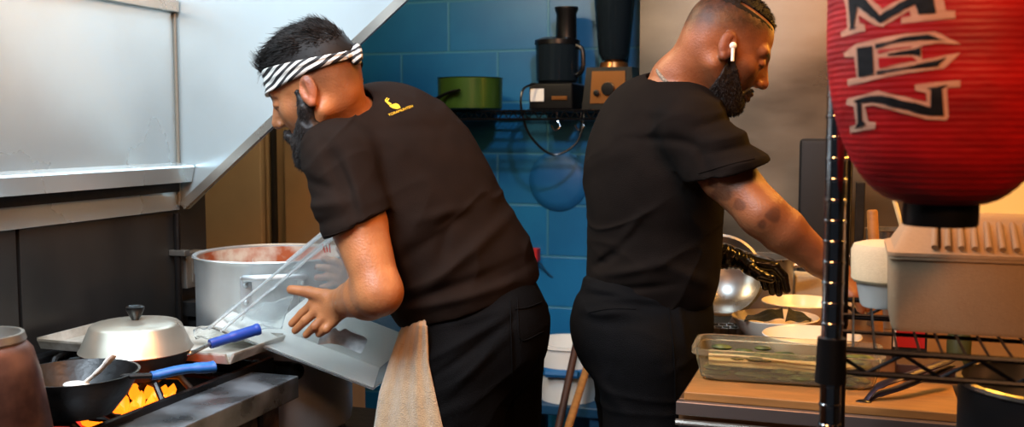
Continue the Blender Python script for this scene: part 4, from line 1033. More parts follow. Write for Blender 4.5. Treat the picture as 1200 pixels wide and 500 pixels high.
    bo, BV, BF = make('beard', beard_fn, cB-.12, cB+.12, .0022, BEARD, root, base)
    dh = body(BV.astype(np.float32)); ok = np.where(dh > .003)[0]; pick = RNG.choice(ok, 2600); n_ = grad(beard_fn, BV[pick])
    SV, SF = strands(BV[pick]-n_*.002, n_*.55+H.vec((.25, 0, -.8))+RNG.normal(size=n_.shape)*.22, RNG.uniform(.004, .009, len(pick)), .0007)
    link_mesh('beard_strands', np_mesh('beard_strands', SV-base, SF), BEARD, bo)
    # headband
    kq = [0, 0, .022]
    fz, kz = .052, float(np.clip(kq[2], -.01, .07)); sl = (fz-kz)/(.088+.105)
    def band_fn(P):
        q = H.q(P); d = H.base(q); t = (q[..., 0]+.105)/.193
        mid = kz+sl*(q[..., 0]+.105); hw = .0085+.0195*np.clip(t, 0, 1)**1.3
        ridg = .0013*np.sin((q[..., 2]-mid)/hw*7+q[..., 0]*30)
        s_ = smax(d-.0085-ridg, np.abs(q[..., 2]-mid)-hw, .003)
        return smax(s_, -(d-.001), .002)*H.s
    zb_ = bpy.data.materials.new('zebra_cloth'); zb_.use_nodes = True; nt = zb_.node_tree; N = nt.nodes; K = nt.links; b = N['Principled BSDF']
    tc = N.new('ShaderNodeTexCoord'); mp = N.new('ShaderNodeMapping'); K.new(tc.outputs['Object'], mp.inputs[0]); mp.inputs['Rotation'].default_value = (0, math.radians(38), 0)
    wv = N.new('ShaderNodeTexWave'); wv.wave_type = 'BANDS'; wv.bands_direction = 'Z'; wv.inputs['Scale'].default_value = 27; wv.inputs['Distortion'].default_value = 4.5; wv.inputs['Detail'].default_value = 1.5; wv.inputs['Detail Scale'].default_value = .55
    K.new(mp.outputs[0], wv.inputs[0]); r_ = N.new('ShaderNodeValToRGB'); K.new(wv.outputs[0], r_.inputs[0])
    r_.color_ramp.elements[0].position = .46; r_.color_ramp.elements[1].position = .54; r_.color_ramp.elements[0].color = (.006, .006, .007, 1); r_.color_ramp.elements[1].color = (.5, .5, .46, 1)
    K.new(r_.outputs[0], b.inputs['Base Color']); b.inputs['Roughness'].default_value = .8
    ba, _, _ = make('headband', band_fn, cH-.15, cH+.15, .0020, zb_, root, base)
    kc_ = H.w((-.113, .008, kz)); 
    def knot(P):
        d = f_cap(P, kc_+H.vec((0, -.012, .01)), kc_+H.vec((0, .014, -.012)), .0115, .0105)
        d = smin(d, f_cap(P, kc_+H.vec((.01, .03, -.0)), kc_, .008, .008), .006)
        d = smin(d, f_cap(P, kc_+H.vec((.01, -.03, .0)), kc_, .008, .008), .006)
        return d+.0012*np.sin(P[..., 0]*500+P[..., 2]*300)
    make('knot', knot, kc_-.06, kc_+.06, .0018, zb_, ba, base)
    for k_, (e1, e2) in enumerate(((L(418, 84, 2.05), L(424, 104, 2.03)), (L(413, 80, 2.08), L(421, 96, 2.08)))):
        P_ = bez([kc_, kc_*.4+e1*.6+np.array([.004, -.004, 0]), e1, e2], 6); mb = MB(base); mb.tube(P_, [.005]*4+[.009]*8+[.0085]*5+[.002]*2, n=10, flat=(1, .32, (1, 0, 0))); mb.build('tail', zb_, ba)
    # T-shirt
    hemA = L(376, 280, 1.93); hemB = L(440, 252, 1.93); armd = nrm(elL-shL)
    en = nrm(np.cross(hemB-hemA, [0, 1, 0])); 
    if en @ armd < 0: en = -en
    hd = nrm(L(632, 328, 2.1)-L(470, 378, 2.1)); hn = nrm(np.cross(hd, [0, 1, 0])); hn = -hn if hn[2] > 0 else hn
    Z = lambda a, b_, w_, amp: (L(a[0], a[1], D), L(b_[0], b_[1], D), w_, amp)
    fl = [Z((405, 168), (447, 250), .014, -.007), Z((430, 190), (452, 262), .012, .004), Z((497, 250), (560, 236), .012, .003), Z((470, 300), (560, 232), .014, -.004), Z((500, 330), (600, 250), .013, .004),
          Z((480, 340), (612, 300), .012, -.0045), Z((470, 352), (600, 320), .011, .0045), Z((520, 300), (530, 250), .012, -.003), Z((545, 330), (625, 305), .010, -.0035), Z((470, 260), (490, 330), .012, .0045), Z((458, 270), (476, 345), .010, -.004),
          Z((440, 150), (520, 150), .014, -.002), Z((365, 200), (420, 215), .010, -.003), Z((372, 235), (432, 225), .010, .0035), Z((368, 262), (425, 240), .009, -.003), Z((420, 120), (480, 175), .012, .0025)]
    slv = [shL, shL*.62+elL*.38+np.array([-.004, 0, 0]), shL*.42+elL*.58]
    def shirt(P):
        d = trunk(P, .012)
        s_ = f_chain(P, slv, [.071, .067, .066], .01)
        s_ = smax(s_, (P-A3((hemA+hemB)/2)) @ A3(en), .003)
        s_ = smax(s_, -f_cap(P, shL*.5+elL*.5, elL, .056, .052), .003)
        s2 = smax(f_chain(P, [shR, shR*.5+elR*.5], [.072, .066], .01), -f_cap(P, shR*.45+elR*.55, elR, .052), .003)
        d = smin(d, s_, .018); d = smin(d, s2, .03)
        d = smin(d, f_cap(P, nb+np.array([.012, 0, -.016]), shL*.75+nb*.25, .046, .052), .04); d = smin(d, f_cap(P, nb+np.array([.012, 0, -.016]), shR*.75+nb*.25, .046, .052), .04)
        d = smax(d, (P-A3(L(550, 353, 2.1))) @ A3(hn), .004)
        d = smax(d, -f_cap(P, H.w((-.038, 0, -.045)), nb+np.array([.0, 0, .012]), .058, .062), .004)
        d = smax(d, -f_ell(P, L(562, 390, 2.12), (.10, .13, .14), Rh), .004)
        nz = vnoise(P*np.array([9, 9, 14], np.float32), 1., 8)*.0028 + vnoise(P, 34., 9)*.0007
        return d - folds(P, fl) - nz - crumple(P, DIRX, 1., 5)
    lo, hi = bounds([shL, shR, cWa, hemA, nb, elR, L(640, 400, 2.1)], .11)
    so_, SV_, SF_ = make('tshirt', shirt, lo, hi, .0034, CLOTH1, root, base)
    bs = bvh_w(SV_, SF_)
    # printed bowl mark and lettering on the upper back
    lz = lambda x, y: (440+x/11.12, 105+y/11.12)
    bowl = [[(175, 212), (262, 182), (300, 198), (326, 240), (282, 258), (232, 250), (196, 232)], [(172, 204), (196, 200), (212, 188), (150, 152), (132, 142), (120, 152)], [(118, 146), (132, 148), (158, 112), (148, 106)], [(142, 150), (154, 160), (182, 122), (172, 118)]]
    pr = surf_print(bs, CAMW, bowl, lz, .0012, 'printed_bowl_mark', M['yellow'], None, (0, 0, 0), sub=3)
    fc = bpy.data.curves.new('t', 'FONT'); fc.body = 'YORAMUNTEN'; fc.size = 1; to = bpy.data.objects.new('t', fc); COL.objects.link(to)
    bpy.context.view_layer.update(); me_t = to.evaluated_get(bpy.context.evaluated_depsgraph_get()).to_mesh()
    xs = [v.co.x for v in me_t.vertices]; W_ = max(xs)-min(xs); a0, a1 = np.array(lz(172, 352)), np.array(lz(488, 232)); ex = (a1-a0)/W_; ey = np.array([ex[1], -ex[0]])/np.linalg.norm(ex)*3.0/.72
    ey = np.array([ex[1], -ex[0]])/np.linalg.norm(ex)*4.2
    mb = MB(); vm = []
    for v in me_t.vertices:
        p = a0+ex*(v.co.x-min(xs))+ey*v.co.y; d = (W(p[0], p[1], 1.)-CAMW).normalized(); h, nn, i, dist = bs.ray_cast(CAMW, d)
        vm.append(mb._v((h+(nn if nn.dot(d) < 0 else -nn)*.0014) if h is not None else W(p[0], p[1], 2.1)))
    for p in me_t.polygons:
        try: mb.bm.faces.new([vm[i] for i in p.vertices])
        except ValueError: pass
    bpy.data.objects.remove(to); tx = mb.build('printed_lettering', M['yellow'], None)
    Ri = Matrix.Rotation(-YAW, 4, 'Z')
    for o in (pr, tx):
        o.data.transform(Matrix.Translation(-Vector(base)) @ Ri); o.parent = so_; o.location = (0, 0, 0)
    for p_, r_ in (([(377, 277), (392, 274), (415, 264), (436, 250)], .0011),): seam(bs, p_, r_, 'sleeve_hem', CLOTH1, so_, base)
    # trousers
    hL, hR = L(538, 400, 2.02), L(584, 398, 2.22); kL = L(534, 400, 2.02)*1.; kR = L(582, 400, 2.22)*1.
    hL[2] = .93; hR[2] = .93; kL[2] = .50; kR[2] = .50; kL[0] -= .015; fL = kL.copy(); fR = kR.copy(); fL[2] = .06; fR[2] = .06; fL[0] += .03; fR[0] += .03
    flp = [Z((500, 372), (600, 345), .009, .003), Z((490, 410), (598, 352), .008, .004), Z((505, 425), (600, 360), .008, -.004), Z((520, 445), (600, 372), .009, .003), Z((600, 352), (606, 420), .006, -.002), Z((500, 470), (560, 440), .012, .003)]
    def pants(P):
        d = f_ell(P, L(558, 388, 2.12), (.140, .166, .145), Rh)
        d = smin(d, f_cap(P, L(548, 352, 2.12), L(560, 385, 2.12), .135, .14), .04)
        d = smin(d, f_chain(P, [hL, kL, fL], [.104, .082, .070], .03), .05)
        d = smin(d, f_chain(P, [hR, kR, fR], [.104, .082, .070], .03), .03)
        d = smin(d, f_ell(P, L(586, 385, 2.05), (.08, .10, .11)), .04)
        d = smax(d, (P-A3(L(550, 344, 2.1))) @ A3(-hn), .005)
        d = smax(d, .05-P[..., 2], .003)
        nz = vnoise(P*np.array([10, 10, 13], np.float32), 1., 18)*.003 + vnoise(P, 40., 19)*.0006
        return d - folds(P, flp) - nz - crumple(P, DIRP, .9, 9)
    lo, hi = bounds([hL, hR, fL, fR, L(600, 340, 2.1), cP_], .19); lo[2] = .02
    po, PV, PF = make('trousers', pants, lo, hi, .0042, DENIM1, root, base); bp2 = bvh_w(PV, PF)
    seam(bp2, [(598, 352), (599, 400), (601, 450), (602, 497)], .0013, 'side_seam', DENIM1, po, base)
    seam(bp2, [(606, 350), (607, 372), (611, 398), (637, 388)], .0012, 'pocket_edge', DENIM1, po, base)
    seam(bp2, [(603, 362), (618, 360), (634, 354)], .0016, 'pocket_flap', DENIM1, po, base)
    for f_ in (fL, fR):
        s_ = lambda P, f_=f_: smax(smin(f_ell(P, f_+fwd*.05-np.array([0, 0, .02]), (.14, .05, .055), frame_R((0, 0, 1), left)), f_ell(P, f_+fwd*.11-np.array([0, 0, .03]), (.075, .05, .04), frame_R((0, 0, 1), left)), .03), .003-P[..., 2], .003)
        make('shoe', s_, f_+fwd*.05-np.array([.22, .22, .1]), f_+fwd*.05+np.array([.22, .22, .08]), .005, SHOE, root, base)
    return root, H, base
P1 = person1()
# ---------------------------------------------------------------- person 2: standing cook, faces right and down
def person2():
    D = 2.24; DIRX = .5; DIRP = -.1; base = L(752, 150, 2.3); base[2] = 0
    fwd = nrm([.90, .43, 0]); left = np.array([-fwd[1], fwd[0], 0.])
    root = empty('person', tow(base), 'person standing in a black t-shirt and black denim, looking down at the soup bowls', 'person', rz=YAW)
    H = Head(L(853, 54, 2.13), -1, nrm([.999, -.02, 0]), math.radians(29), math.radians(3), .98)
    nb = L(794, 108, 2.25)
    up_c = nrm(L(785, 120, 2.26)-L(762, 260, 2.28)); Rc = frame_R(up_c, left); Rh = frame_R((0, 0, 1), left)
    cC = L(765, 190, 2.28); cU = L(780, 140, 2.27); cM = L(766, 260, 2.30); cWa = L(765, 320, 2.30)
    def trunk(P, o=0.):
        d = f_ell(P, cC, (.120+o, .185+o, .17+o), Rc)
        d = smin(d, f_ell(P, cU, (.085+o, .165+o, .085+o), Rc), .05)
        d = smin(d, f_ell(P, cM, (.122+o, .155+o, .16+o), Rh), .06)
        d = smin(d, f_ell(P, cWa, (.120+o, .155+o, .13+o), Rh), .06)
        return d
    shR = L(812, 155, 2.09); elR = L(893, 250, 1.985); wrR = L(978, 318, 2.0)
    shL = L(742, 150, 2.45); elL = L(800, 285, 2.55); wrL = L(849, 300, 2.46)
    def nk(P): return f_chain(P, [H.w((-.042, 0, -.035)), nb+np.array([.004, 0, .02]), nb], [.056, .062, .072], .02)
    # right hand reaches behind the rack post
    knR = [L(1004, 326, 2.02), L(1005, 334, 1.99), L(1003, 341, 1.97), L(999, 347, 1.955)]
    fgR = [[L(1016, 334, 2.02), L(1022, 345, 2.02)], [L(1017, 343, 1.99), L(1021, 355, 1.99)], [L(1013, 351, 1.97), L(1016, 361, 1.97)], [L(1007, 356, 1.955), L(1009, 364, 1.955)]]
    thR = [L(988, 318, 2.03), L(998, 322, 2.055), L(1008, 332, 2.06)]
    kn = [L(908, 312, 2.42), L(903, 309, 2.44), L(896, 307, 2.455), L(886, 308, 2.465)]
    fg = [[L(918, 323, 2.42), L(922, 340, 2.425)], [L(911, 325, 2.44), L(913, 343, 2.445)], [L(903, 326, 2.455), L(905, 342, 2.46)], [L(893, 322, 2.47), L(897, 336, 2.47)]]
    thL = [L(878, 314, 2.405), L(890, 322, 2.395), L(903, 326, 2.39)]
    def arm_l(P): return f_chain(P, [shL, shL*.5+elL*.5, elL, elL*.65+wrL*.35, wrL], [.052, .048, .042, .041, .027], .01)
    def arms(P):
        a = f_chain(P, [shR, shR*.5+elR*.5+np.array([0, 0, -.004]), elR], [.056, .053, .044], .012)
        a = smin(a, f_chain(P, [elR, elR*.72+wrR*.28, wrR*.8+elR*.2, wrR], [.043, .044, .031, .0265], .012), .02)
        return np.minimum(a, arm_l(P))
    def glove_h(P): return hand_sdf(P, wrL, kn, fg, thL, rf=.0098)
    def body(P):
        d = smin(local(P, H.w((0, 0, -.01)), .17, lambda Q: H.face(H.q(Q))*H.s), nk(P), .034)
        d = smin(d, trunk(P, -.014), .03); d = smin(d, arms(P), .016)
        d = smin(d, local(P, knR[1], .13, lambda Q: hand_sdf(Q, wrR, knR, fgR, thR)), .012)
        d = smin(d, local(P, kn[1], .14, lambda Q: glove_h(Q)+.0022), .01)
        d = smin(d, f_ell(P, L(756, 385, 2.3), (.10, .13, .12), Rh), .04)
        return d
    lo, hi = bounds([H.w((0, 0, .13)), H.w((.13, 0, 0)), shL, shR, elL, elR, wrL, knR[0], kn[0], L(756, 385, 2.3)], .13); lo[2] = .82
    tat = [(L(845, 225, 2.0), .020), (L(862, 240, 2.0), .013), (L(835, 215, 2.0), .012), (L(905, 250, 1.95), .018), (L(893, 262, 1.95), .010)]
    def pig(V):
        q = H.q(V.astype(np.float32)); aq = np.abs(q[:, 1]); n = vnoise(V, 60)*.5+.5; n2 = vnoise(V, 140., 4)*.5+.5
        c = np.tile(np.array(lin('#8f5938')), (len(V), 1)); inh = np.linalg.norm(q, axis=1) < .2
        c = mixc(c, lin('#7d3f2b'), np.where(inh, sst(aq, .077, .086), 0)*.5)
        c = mixc(c, lin('#6e362e'), np.where(inh & (q[:, 0] > .078) & (aq < .024), sst(-np.abs(q[:, 2]+.0695), -.013, -.007), 0))
        br = inh & (q[:, 0] > .055); e = np.abs(q[:, 2]-(.021-.6*(aq-.03)**2))
        c = mixc(c, lin('#0e0907'), np.where(br & (aq > .012) & (aq < .05), sst(-e, -.0065, -.003), 0))
        c = mixc(c, lin('#160c08'), np.where(br & (aq > .018) & (aq < .047), sst(-np.abs(q[:, 2]+.0075), -.0035, -.0012), 0)*.9)
        line = np.interp(q[:, 0], [-.12, -.085, -.03, .0, .03, .05, .08, .10], [-.03, -.02, .0, .01, .02, .045, .066, .07])
        fade = np.where(inh, sst(q[:, 2]-line, -.012, .05), 0)
        part = np.where(inh, sst(-np.abs(q[:, 2]-(.083-.22*q[:, 0]*0.3)), -.0045, -.002)*(q[:, 1] < -.01)*sst(q[:, 0], -.03, -.01), 0)
        c = mixc(c, lin('#130c09'), np.clip(fade*.95*(.75+.25*n2), 0, 1)*(1-part*.85))
        bd = np.where(inh, sst(-q[:, 2], .004, .04)*sst(q[:, 0], -.03, .012)*(1-sst(q[:, 0]-.0*aq, .075, .09)*sst(q[:, 2], -.055, -.045)), 0)
        c = mixc(c, lin('#120b08'), bd*.75*(.7+.3*n2))
        for p, r in tat:
            dd = np.sqrt((V[:, 0]-p[0])**2+(V[:, 2]-p[2])**2)+n*.012-.006; near = V[:, 1] < 2.03
            c = mixc(c, lin('#3a2620'), np.where(near, sst(-dd, -r, -r*.6), 0)*.55)
        return c
    body_o, V, F = person_common(root, base, H, body, lo, hi, pig)
    def hair_fn(P):
        q = H.q(P); d = H.base(q)
        line = np.interp(q[..., 0], [-.12, -.085, -.03, .02, .05, .075, .10], [.05, .05, .055, .062, .066, .074, .085])
        th = -.001+.0060*sst(q[..., 2], .06, .105)
        cut = np.abs(q[..., 2]-(.083-.066*q[..., 0])); inside = (q[..., 1] < -.005) & (q[..., 0] > -.03)
        th = th - np.where(inside, .007*sst(-cut, -.0035, -.0015), 0)
        return smax(d - th - vnoise(q, 260., 3)*.0008, line - q[..., 2], .003)*H.s
    cH = H.w((-.01, 0, .04))
    ho, HV, HF = make('hair', hair_fn, cH-.15, cH+.15, .0020, HAIR, root, base)
    pick = RNG.choice(np.arange(len(HV)), 3200); pick = pick[body(HV[pick].astype(np.float32)) > .002]; n_ = grad(hair_fn, HV[pick])
    SV, SF = strands(HV[pick], n_*.6+H.vec((.5, 0, 0))+RNG.normal(size=n_.shape)*.25, RNG.uniform(.003, .006, len(pick)), .0006, seg=1)
    link_mesh('hair_strands', np_mesh('hair_strands', SV-base, SF), HAIR, ho)
    def beard_fn(P):
        q = H.q(P); aq = q.copy(); aq[..., 1] = np.abs(q[..., 1])
        d = H.base(q) - .0035 - .0035*sst(-q[..., 2], .03, .1)
        up = np.interp(q[..., 0], [.0, .02, .05, .07, .085], [.0, -.03, -.058, -.074, -.082])
        d = smax(d, q[..., 2]-up, .004); d = smax(d, .004-q[..., 0]-.25*(q[..., 2]+.05)*0, .004)
        d = smax(d, -(H.base(q)+.012), .004)
        g = f_sph(q, (.074, 0, -.101), .014); d = smin(d, g, .014)
        m_ = f_cap(aq, (.0915, .0, -.054), (.080, .024, -.062), .0035, .0042); m_ = smin(m_, f_cap(aq, (.080, .024, -.062), (.066, .031, -.088), .0042, .006), .006)
        return (smin(d, m_, .006) + vnoise(q, 200., 6)*.0010)*H.s
    cB = H.w((.045, 0, -.06))
    bo, BV, BF = make('beard', beard_fn, cB-.12, cB+.12, .0020, BEARD, root, base)
    dh = body(BV.astype(np.float32)); ok = np.where(dh > .0015)[0]; pick = RNG.choice(ok, 1800); n_ = grad(beard_fn, BV[pick])
    SV, SF = strands(BV[pick], n_*.5+H.vec((.2, 0, -.7))+RNG.normal(size=n_.shape)*.25, RNG.uniform(.003, .006, len(pick)), .0006, seg=1)
    link_mesh('beard_strands', np_mesh('beard_strands', SV-base, SF), BEARD, bo)
    # earbud
    mb = MB(base); e0 = H.w((-.004, -.087, -.008)); e1 = H.w((.010, -.092, -.038))
    mb.ball(e0, .0078, (1, .8, 1), n=8); mb.tube([e0+(e1-e0)*.1, e0*.5+e1*.5, e1], [.0042, .0036, .0036], n=10); mb.build('earbud', M['white_plastic'], root)
    # glove
    gc_ = L(886, 314, 2.44)
    def glove(P):
        d = glove_h(P)-.0012; d = smin(d, f_cap(P, wrL, wrL*1.28-kn[1]*.28, .0295, .034), .01)
        d = smax(d, -f_cap(P, wrL*1.2-kn[1]*.2, wrL*1.6-kn[1]*.6, .029, .036), .002)
        ax = nrm(kn[1]-wrL); t = (P-A3(wrL)) @ A3(ax)
        return d + .0012*np.sin(t*520+vnoise(P, 60.)*5)*np.exp(-((t-.01)/.045)**2) + vnoise(P, 70., 5)*.0010
    lo, hi = bounds([wrL*1.3-kn[1]*.3, kn[0], fg[0][1], fg[3][1], thL[-1]], .05)
    make('glove', glove, lo, hi, .0020, mat('nitrile_black', '#0c0b0b', .22, spec=.6), root, base)
    # T-shirt
    hemA = L(817, 207, 2.07); hemB = L(885, 189, 2.04); armd = nrm(elR-shR); en = nrm(np.cross(hemB-hemA, [0, 1, 0])); en = -en if en @ armd < 0 else en
    Z = lambda a, b_, w_, amp: (L(a[0], a[1], D), L(b_[0], b_[1], D), w_, amp)
    fl = [Z((795, 150), (852, 132), .008, -.003), Z((798, 165), (868, 150), .009, .004), Z((800, 178), (872, 163), .008, -.004), Z((805, 192), (876, 176), .008, .0035), Z((770, 160), (800, 172), .010, -.003), Z((795, 170), (808, 205), .009, -.003),
          Z((720, 290), (745, 245), .010, .004), Z((710, 305), (740, 262), .010, -.004), Z((700, 322), (770, 300), .010, .0045), Z((700, 338), (780, 325), .009, -.004), Z((735, 160), (790, 165), .010, -.0025), Z((700, 312), (716, 296), .008, -.004),
          Z((760, 300), (835, 330), .014, .003), Z((745, 130), (800, 135), .012, .0025)]
    slv = [shR, shR*.62+elR*.38, shR*.38+elR*.62]
    def shirt(P):
        d = trunk(P, .012)
        s_ = f_chain(P, slv, [.072, .073, .078], .01); s_ = smax(s_, (P-A3((hemA+hemB)/2)) @ A3(en), .003)
        s_ = smax(s_, -f_cap(P, shR*.42+elR*.58, elR, .057, .056), .003)
        s2 = smax(f_chain(P, [shL, shL*.5+elL*.5], [.070, .064], .01), -f_cap(P, shL*.45+elL*.55, elL, .052), .003)
        d = smin(d, s_, .03); d = smin(d, s2, .03)
        for s__ in (shR, shL): d = smin(d, f_cap(P, nb+np.array([-.012, 0, -.02]), s__*.75+nb*.25, .05, .056), .04)
        d = smin(d, f_cap(P, L(765, 320, 2.3), L(758, 350, 2.3), .128, .134), .03)
        d = smax(d, L(0, 352, 2.3)[2]-P[..., 2], .004)
        d = smax(d, -f_chain(P, [H.w((-.042, 0, -.035)), nb+np.array([.004, 0, .02]), nb], [.062, .067, .074], .02), .004)
        d = smax(d, -f_ell(P, L(758, 385, 2.3), (.10, .13, .16), Rh), .004)
        nz = vnoise(P*np.array([9, 9, 14], np.float32), 1., 28)*.0030 + vnoise(P, 34., 9)*.0007
        return d - folds(P, fl) - nz - crumple(P, DIRX, 1., 5)
    lo, hi = bounds([shL, shR, cWa, hemB, nb, elL, L(700, 360, 2.3)], .13)
    so_, SV_, SF_ = make('tshirt', shirt, lo, hi, .0034, CLOTH2, root, base); bs = bvh_w(SV_, SF_)
    seam(bs, [(819, 203), (840, 197), (862, 191), (884, 186)], .0011, 'sleeve_hem', CLOTH2, so_, base)
    # grey strap round the neck
    ring = []
    ax = nrm(H.w((-.042, 0, -.035))-nb); e1_ = nrm(np.cross(ax, [0, 0, 1.])); e2_ = np.cross(ax, e1_)
    for k in range(33):
        an = 2*PI*k/32; ring.append(nb+ax*.026+(e1_*math.cos(an)+e2_*math.sin(an))*.0665)
    mb = MB(base); mb.tube(ring, .0042, n=8); mb.build('neck_strap', mat('strap_grey', '#8d8578', .8, noise=.6, nscale=220), root)
    hL, hR = L(742, 400, 2.40), L(758, 400, 2.21); kL, kR = hL.copy(), hR.copy()
    hL[2] = hR[2] = .92; kL[2] = kR[2] = .50; kL[0] += .02; kR[0] += .01; fL, fR = kL.copy(), kR.copy(); fL[2] = fR[2] = .06; fL[0] += .01; fR[0] += .01
    flp = [Z((690, 335), (780, 345), .008, .003), Z((685, 350), (778, 352), .009, -.004), Z((682, 362), (740, 352), .009, .004), Z((680, 345), (735, 338), .007, -.003), Z((785, 330), (795, 400), .010, .004), Z((692, 372), (745, 366), .010, -.003), Z((770, 420), (822, 400), .012, .003), Z((690, 430), (730, 470), .014, .003)]
    def pants(P):
        d = f_ell(P, L(752, 375, 2.3), (.148, .165, .14), Rh)
        d = smin(d, f_cap(P, L(762, 335, 2.3), L(756, 370, 2.3), .130, .138), .04)
        d = smin(d, f_ell(P, L(727, 385, 2.27), (.10, .12, .12)), .04)
        d = smin(d, f_chain(P, [hL, kL, fL], [.103, .082, .070], .03), .05); d = smin(d, f_chain(P, [hR, kR, fR], [.107, .084, .070], .03), .03)
        d = smax(d, P[..., 2]-L(0, 325, 2.3)[2], .005); d = smax(d, .05-P[..., 2], .003)
        nz = vnoise(P*np.array([10, 10, 13], np.float32), 1., 38)*.003 + vnoise(P, 40., 19)*.0006
        return d - folds(P, flp) - nz - crumple(P, DIRP, .9, 9)
    lo, hi = bounds([hL, hR, fL, fR, L(756, 330, 2.3)], .20); lo[2] = .02
    po, PV, PF = make('trousers', pants, lo, hi, .0042, DENIM2, root, base); bp2 = bvh_w(PV, PF)
    seam(bp2, [(783, 356), (786, 380), (790, 420), (792, 490)], .0014, 'side_seam', DENIM2, po, base)
    seam(bp2, [(690, 366), (715, 362), (745, 362)], .0016, 'pocket_edge', DENIM2, po, base)
    for f_ in (fL, fR):
        s_ = lambda P, f_=f_: smax(smin(f_ell(P, f_+fwd*.05-np.array([0, 0, .02]), (.14, .05, .055), Rh), f_ell(P, f_+fwd*.11-np.array([0, 0, .03]), (.075, .05, .04), Rh), .03), .003-P[..., 2], .003)
        make('shoe', s_, f_+fwd*.05-np.array([.22, .22, .1]), f_+fwd*.05+np.array([.22, .22, .08]), .005, SHOE, root, base)
    return root, H, base
P2 = person2()
# ---------------------------------------------------------------- what the first cook holds and wears loose
# clear bin: near face corners
bl, br_, tl = L(246, 384, 2.085), L(437, 457, 2.105), L(386, 268, 2.085)
ex = nrm(br_-bl); Lx = np.linalg.norm(br_-bl)
tl = tl - ex*((tl-bl) @ ex)*.0
ey = nrm(tl-bl); ez_ = nrm(np.cross(ex, ey)); ez_ = ez_ if ez_[1] > 0 else -ez_
Ly = np.linalg.norm(tl-bl); DP = .155
bc_ = bl
r = empty('clear_bin', tow(bl), 'clear plastic storage bin tipped over the stock pot by the bending cook', 'bin')
def bp3(u, v, w_): return tow(bl + ex*u + ey*v + ez_*w_)
def slab(mb, u0, u1, v0, v1, w0, w1, bev=.0):
    vs = [mb._v(bp3(u, v, w_)) for w_ in (w0, w1) for v in (v0, v1) for u in (u0, u1)]
    fs = [mb.bm.faces.new([vs[i] for i in q]) for q in ((0,2,3,1),(4,5,7,6),(0,1,5,4),(2,6,7,3),(0,4,6,2),(1,3,7,5))]
    bmesh.ops.recalc_face_normals(mb.bm, faces=fs)
    if bev: bmesh.ops.bevel(mb.bm, geom=list({e for f in fs for e in f.edges}), offset=bev, segments=2, affect='EDGES')
    return mb
t_ = .003; ob = tow(bl)
mb = MB(ob); slab(mb, 0, Lx, 0, Ly, 0, t_); slab(mb, 0, Lx, 0, Ly, DP-t_, DP); slab(mb, 0, Lx, 0, t_, t_, DP-t_); slab(mb, 0, Lx, Ly-t_, Ly, t_, DP-t_); slab(mb, Lx-t_, Lx, t_, Ly-t_, t_, DP-t_)
mb.build('bin_wall', mat('polycarbonate', '#f2f5f4', .09, trans=.93, ior=1.12, spec=.6), r, smooth=False)
mb = MB(ob)
for (a, b_) in (((0, 0), (0, Ly)), ((.022, .004), (.022, Ly-.004))):
    for w_ in (-.004, DP+.004): mb.tube([bp3(a[0], a[1], w_), bp3(b_[0], b_[1], w_)], .0028, n=8)
for v in (0, Ly): mb.tube([bp3(0, v, -.004), bp3(0, v, DP+.004)], .0028, n=8)
mb.build('rim', mat('polycarb_rim', '#e8eeee', .15, trans=.75, ior=1.3), r)
mb = MB(ob); slab(mb, .004, Lx-.004, .0035, .006, .004, DP-.006); slab(mb, .10, Lx-.004, .006, Ly*.34, DP-.0065, DP-.0035)
mb.build('frosted_lining', mat('frosted_film', '#e6e6e0', .5, trans=.15, ior=1.1, noise=.1), r, smooth=False)
# torn paper sticker on the near face
def onface(px, py):
    a = L(px, py, 1.)-np.array([0, 0, CAMH]); o_ = np.array([0, 0, CAMH]); t = ((bl-ez_*.0012-o_) @ ez_)/(a @ ez_); return tow(o_+a*t)
mb = MB(ob); st = [(372, 404), (378, 386), (386, 389), (392, 383), (398, 388), (405, 384), (412, 389), (420, 392), (426, 393), (431, 398), (428, 405), (423, 414), (412, 410), (398, 404), (386, 402)]
mb.poly([onface(*p) for p in st], tow(ez_)*-.0006); mb.build('torn_sticker', mat('sticker', '#dfe2e0', .8, noise=.35, nscale=60), r, smooth=False)
for k, (p, q_) in enumerate((((378, 286), (381, 296)), ((382, 287), (384, 295)), ((386, 286), (387, 296)))):
    mb = MB(ob); a, b_ = onface(*p), onface(*q_); mb.tube([a, b_], .0009, n=6); mb.build('red_marking', M['red'], r)
# crumpled film trailing from the mouth
def bag():
    c0, c1 = L(225, 400, 2.14), L(345, 352, 2.14); n = 46; m_ = 26; V = []; F = []
    for i in range(n+1):
        for j in range(m_+1):
            u, v = i/n, j/m_
            top = np.array([345-118*u, 345+42*u**1.1]); bot = np.array([330-100*u, 384+14*u])
            p2 = top*(1-v)+bot*v; d = 2.16-.02*math.sin(PI*v)*(1-.3*u)
            V.append(L(p2[0], p2[1], d))
    V = np.array(V); nz = vnoise(V.astype(np.float32), 38., 3)*.010+vnoise(V.astype(np.float32), 90., 4)*.004
    V[:, 1] += nz; V[:, 2] += vnoise(V.astype(np.float32), 45., 7)*.006
    for i in range(n):
        for j in range(m_): a = i*(m_+1)+j; F.append([a, a+1, a+m_+2, a+m_+1])
    W_ = np.array([tow(v) for v in V]); o0 = np.array(ob)
    me = np_mesh('bag', W_-o0, np.array(F)); o = link_mesh('plastic_bag', me, M['film']); o.location = ob
    md = o.modifiers.new('s', 'SOLIDIFY'); md.thickness = .0012
    tag(o, 'crumpled clear plastic bag spilling from the tipped bin beside the pot', 'bag')
bag()
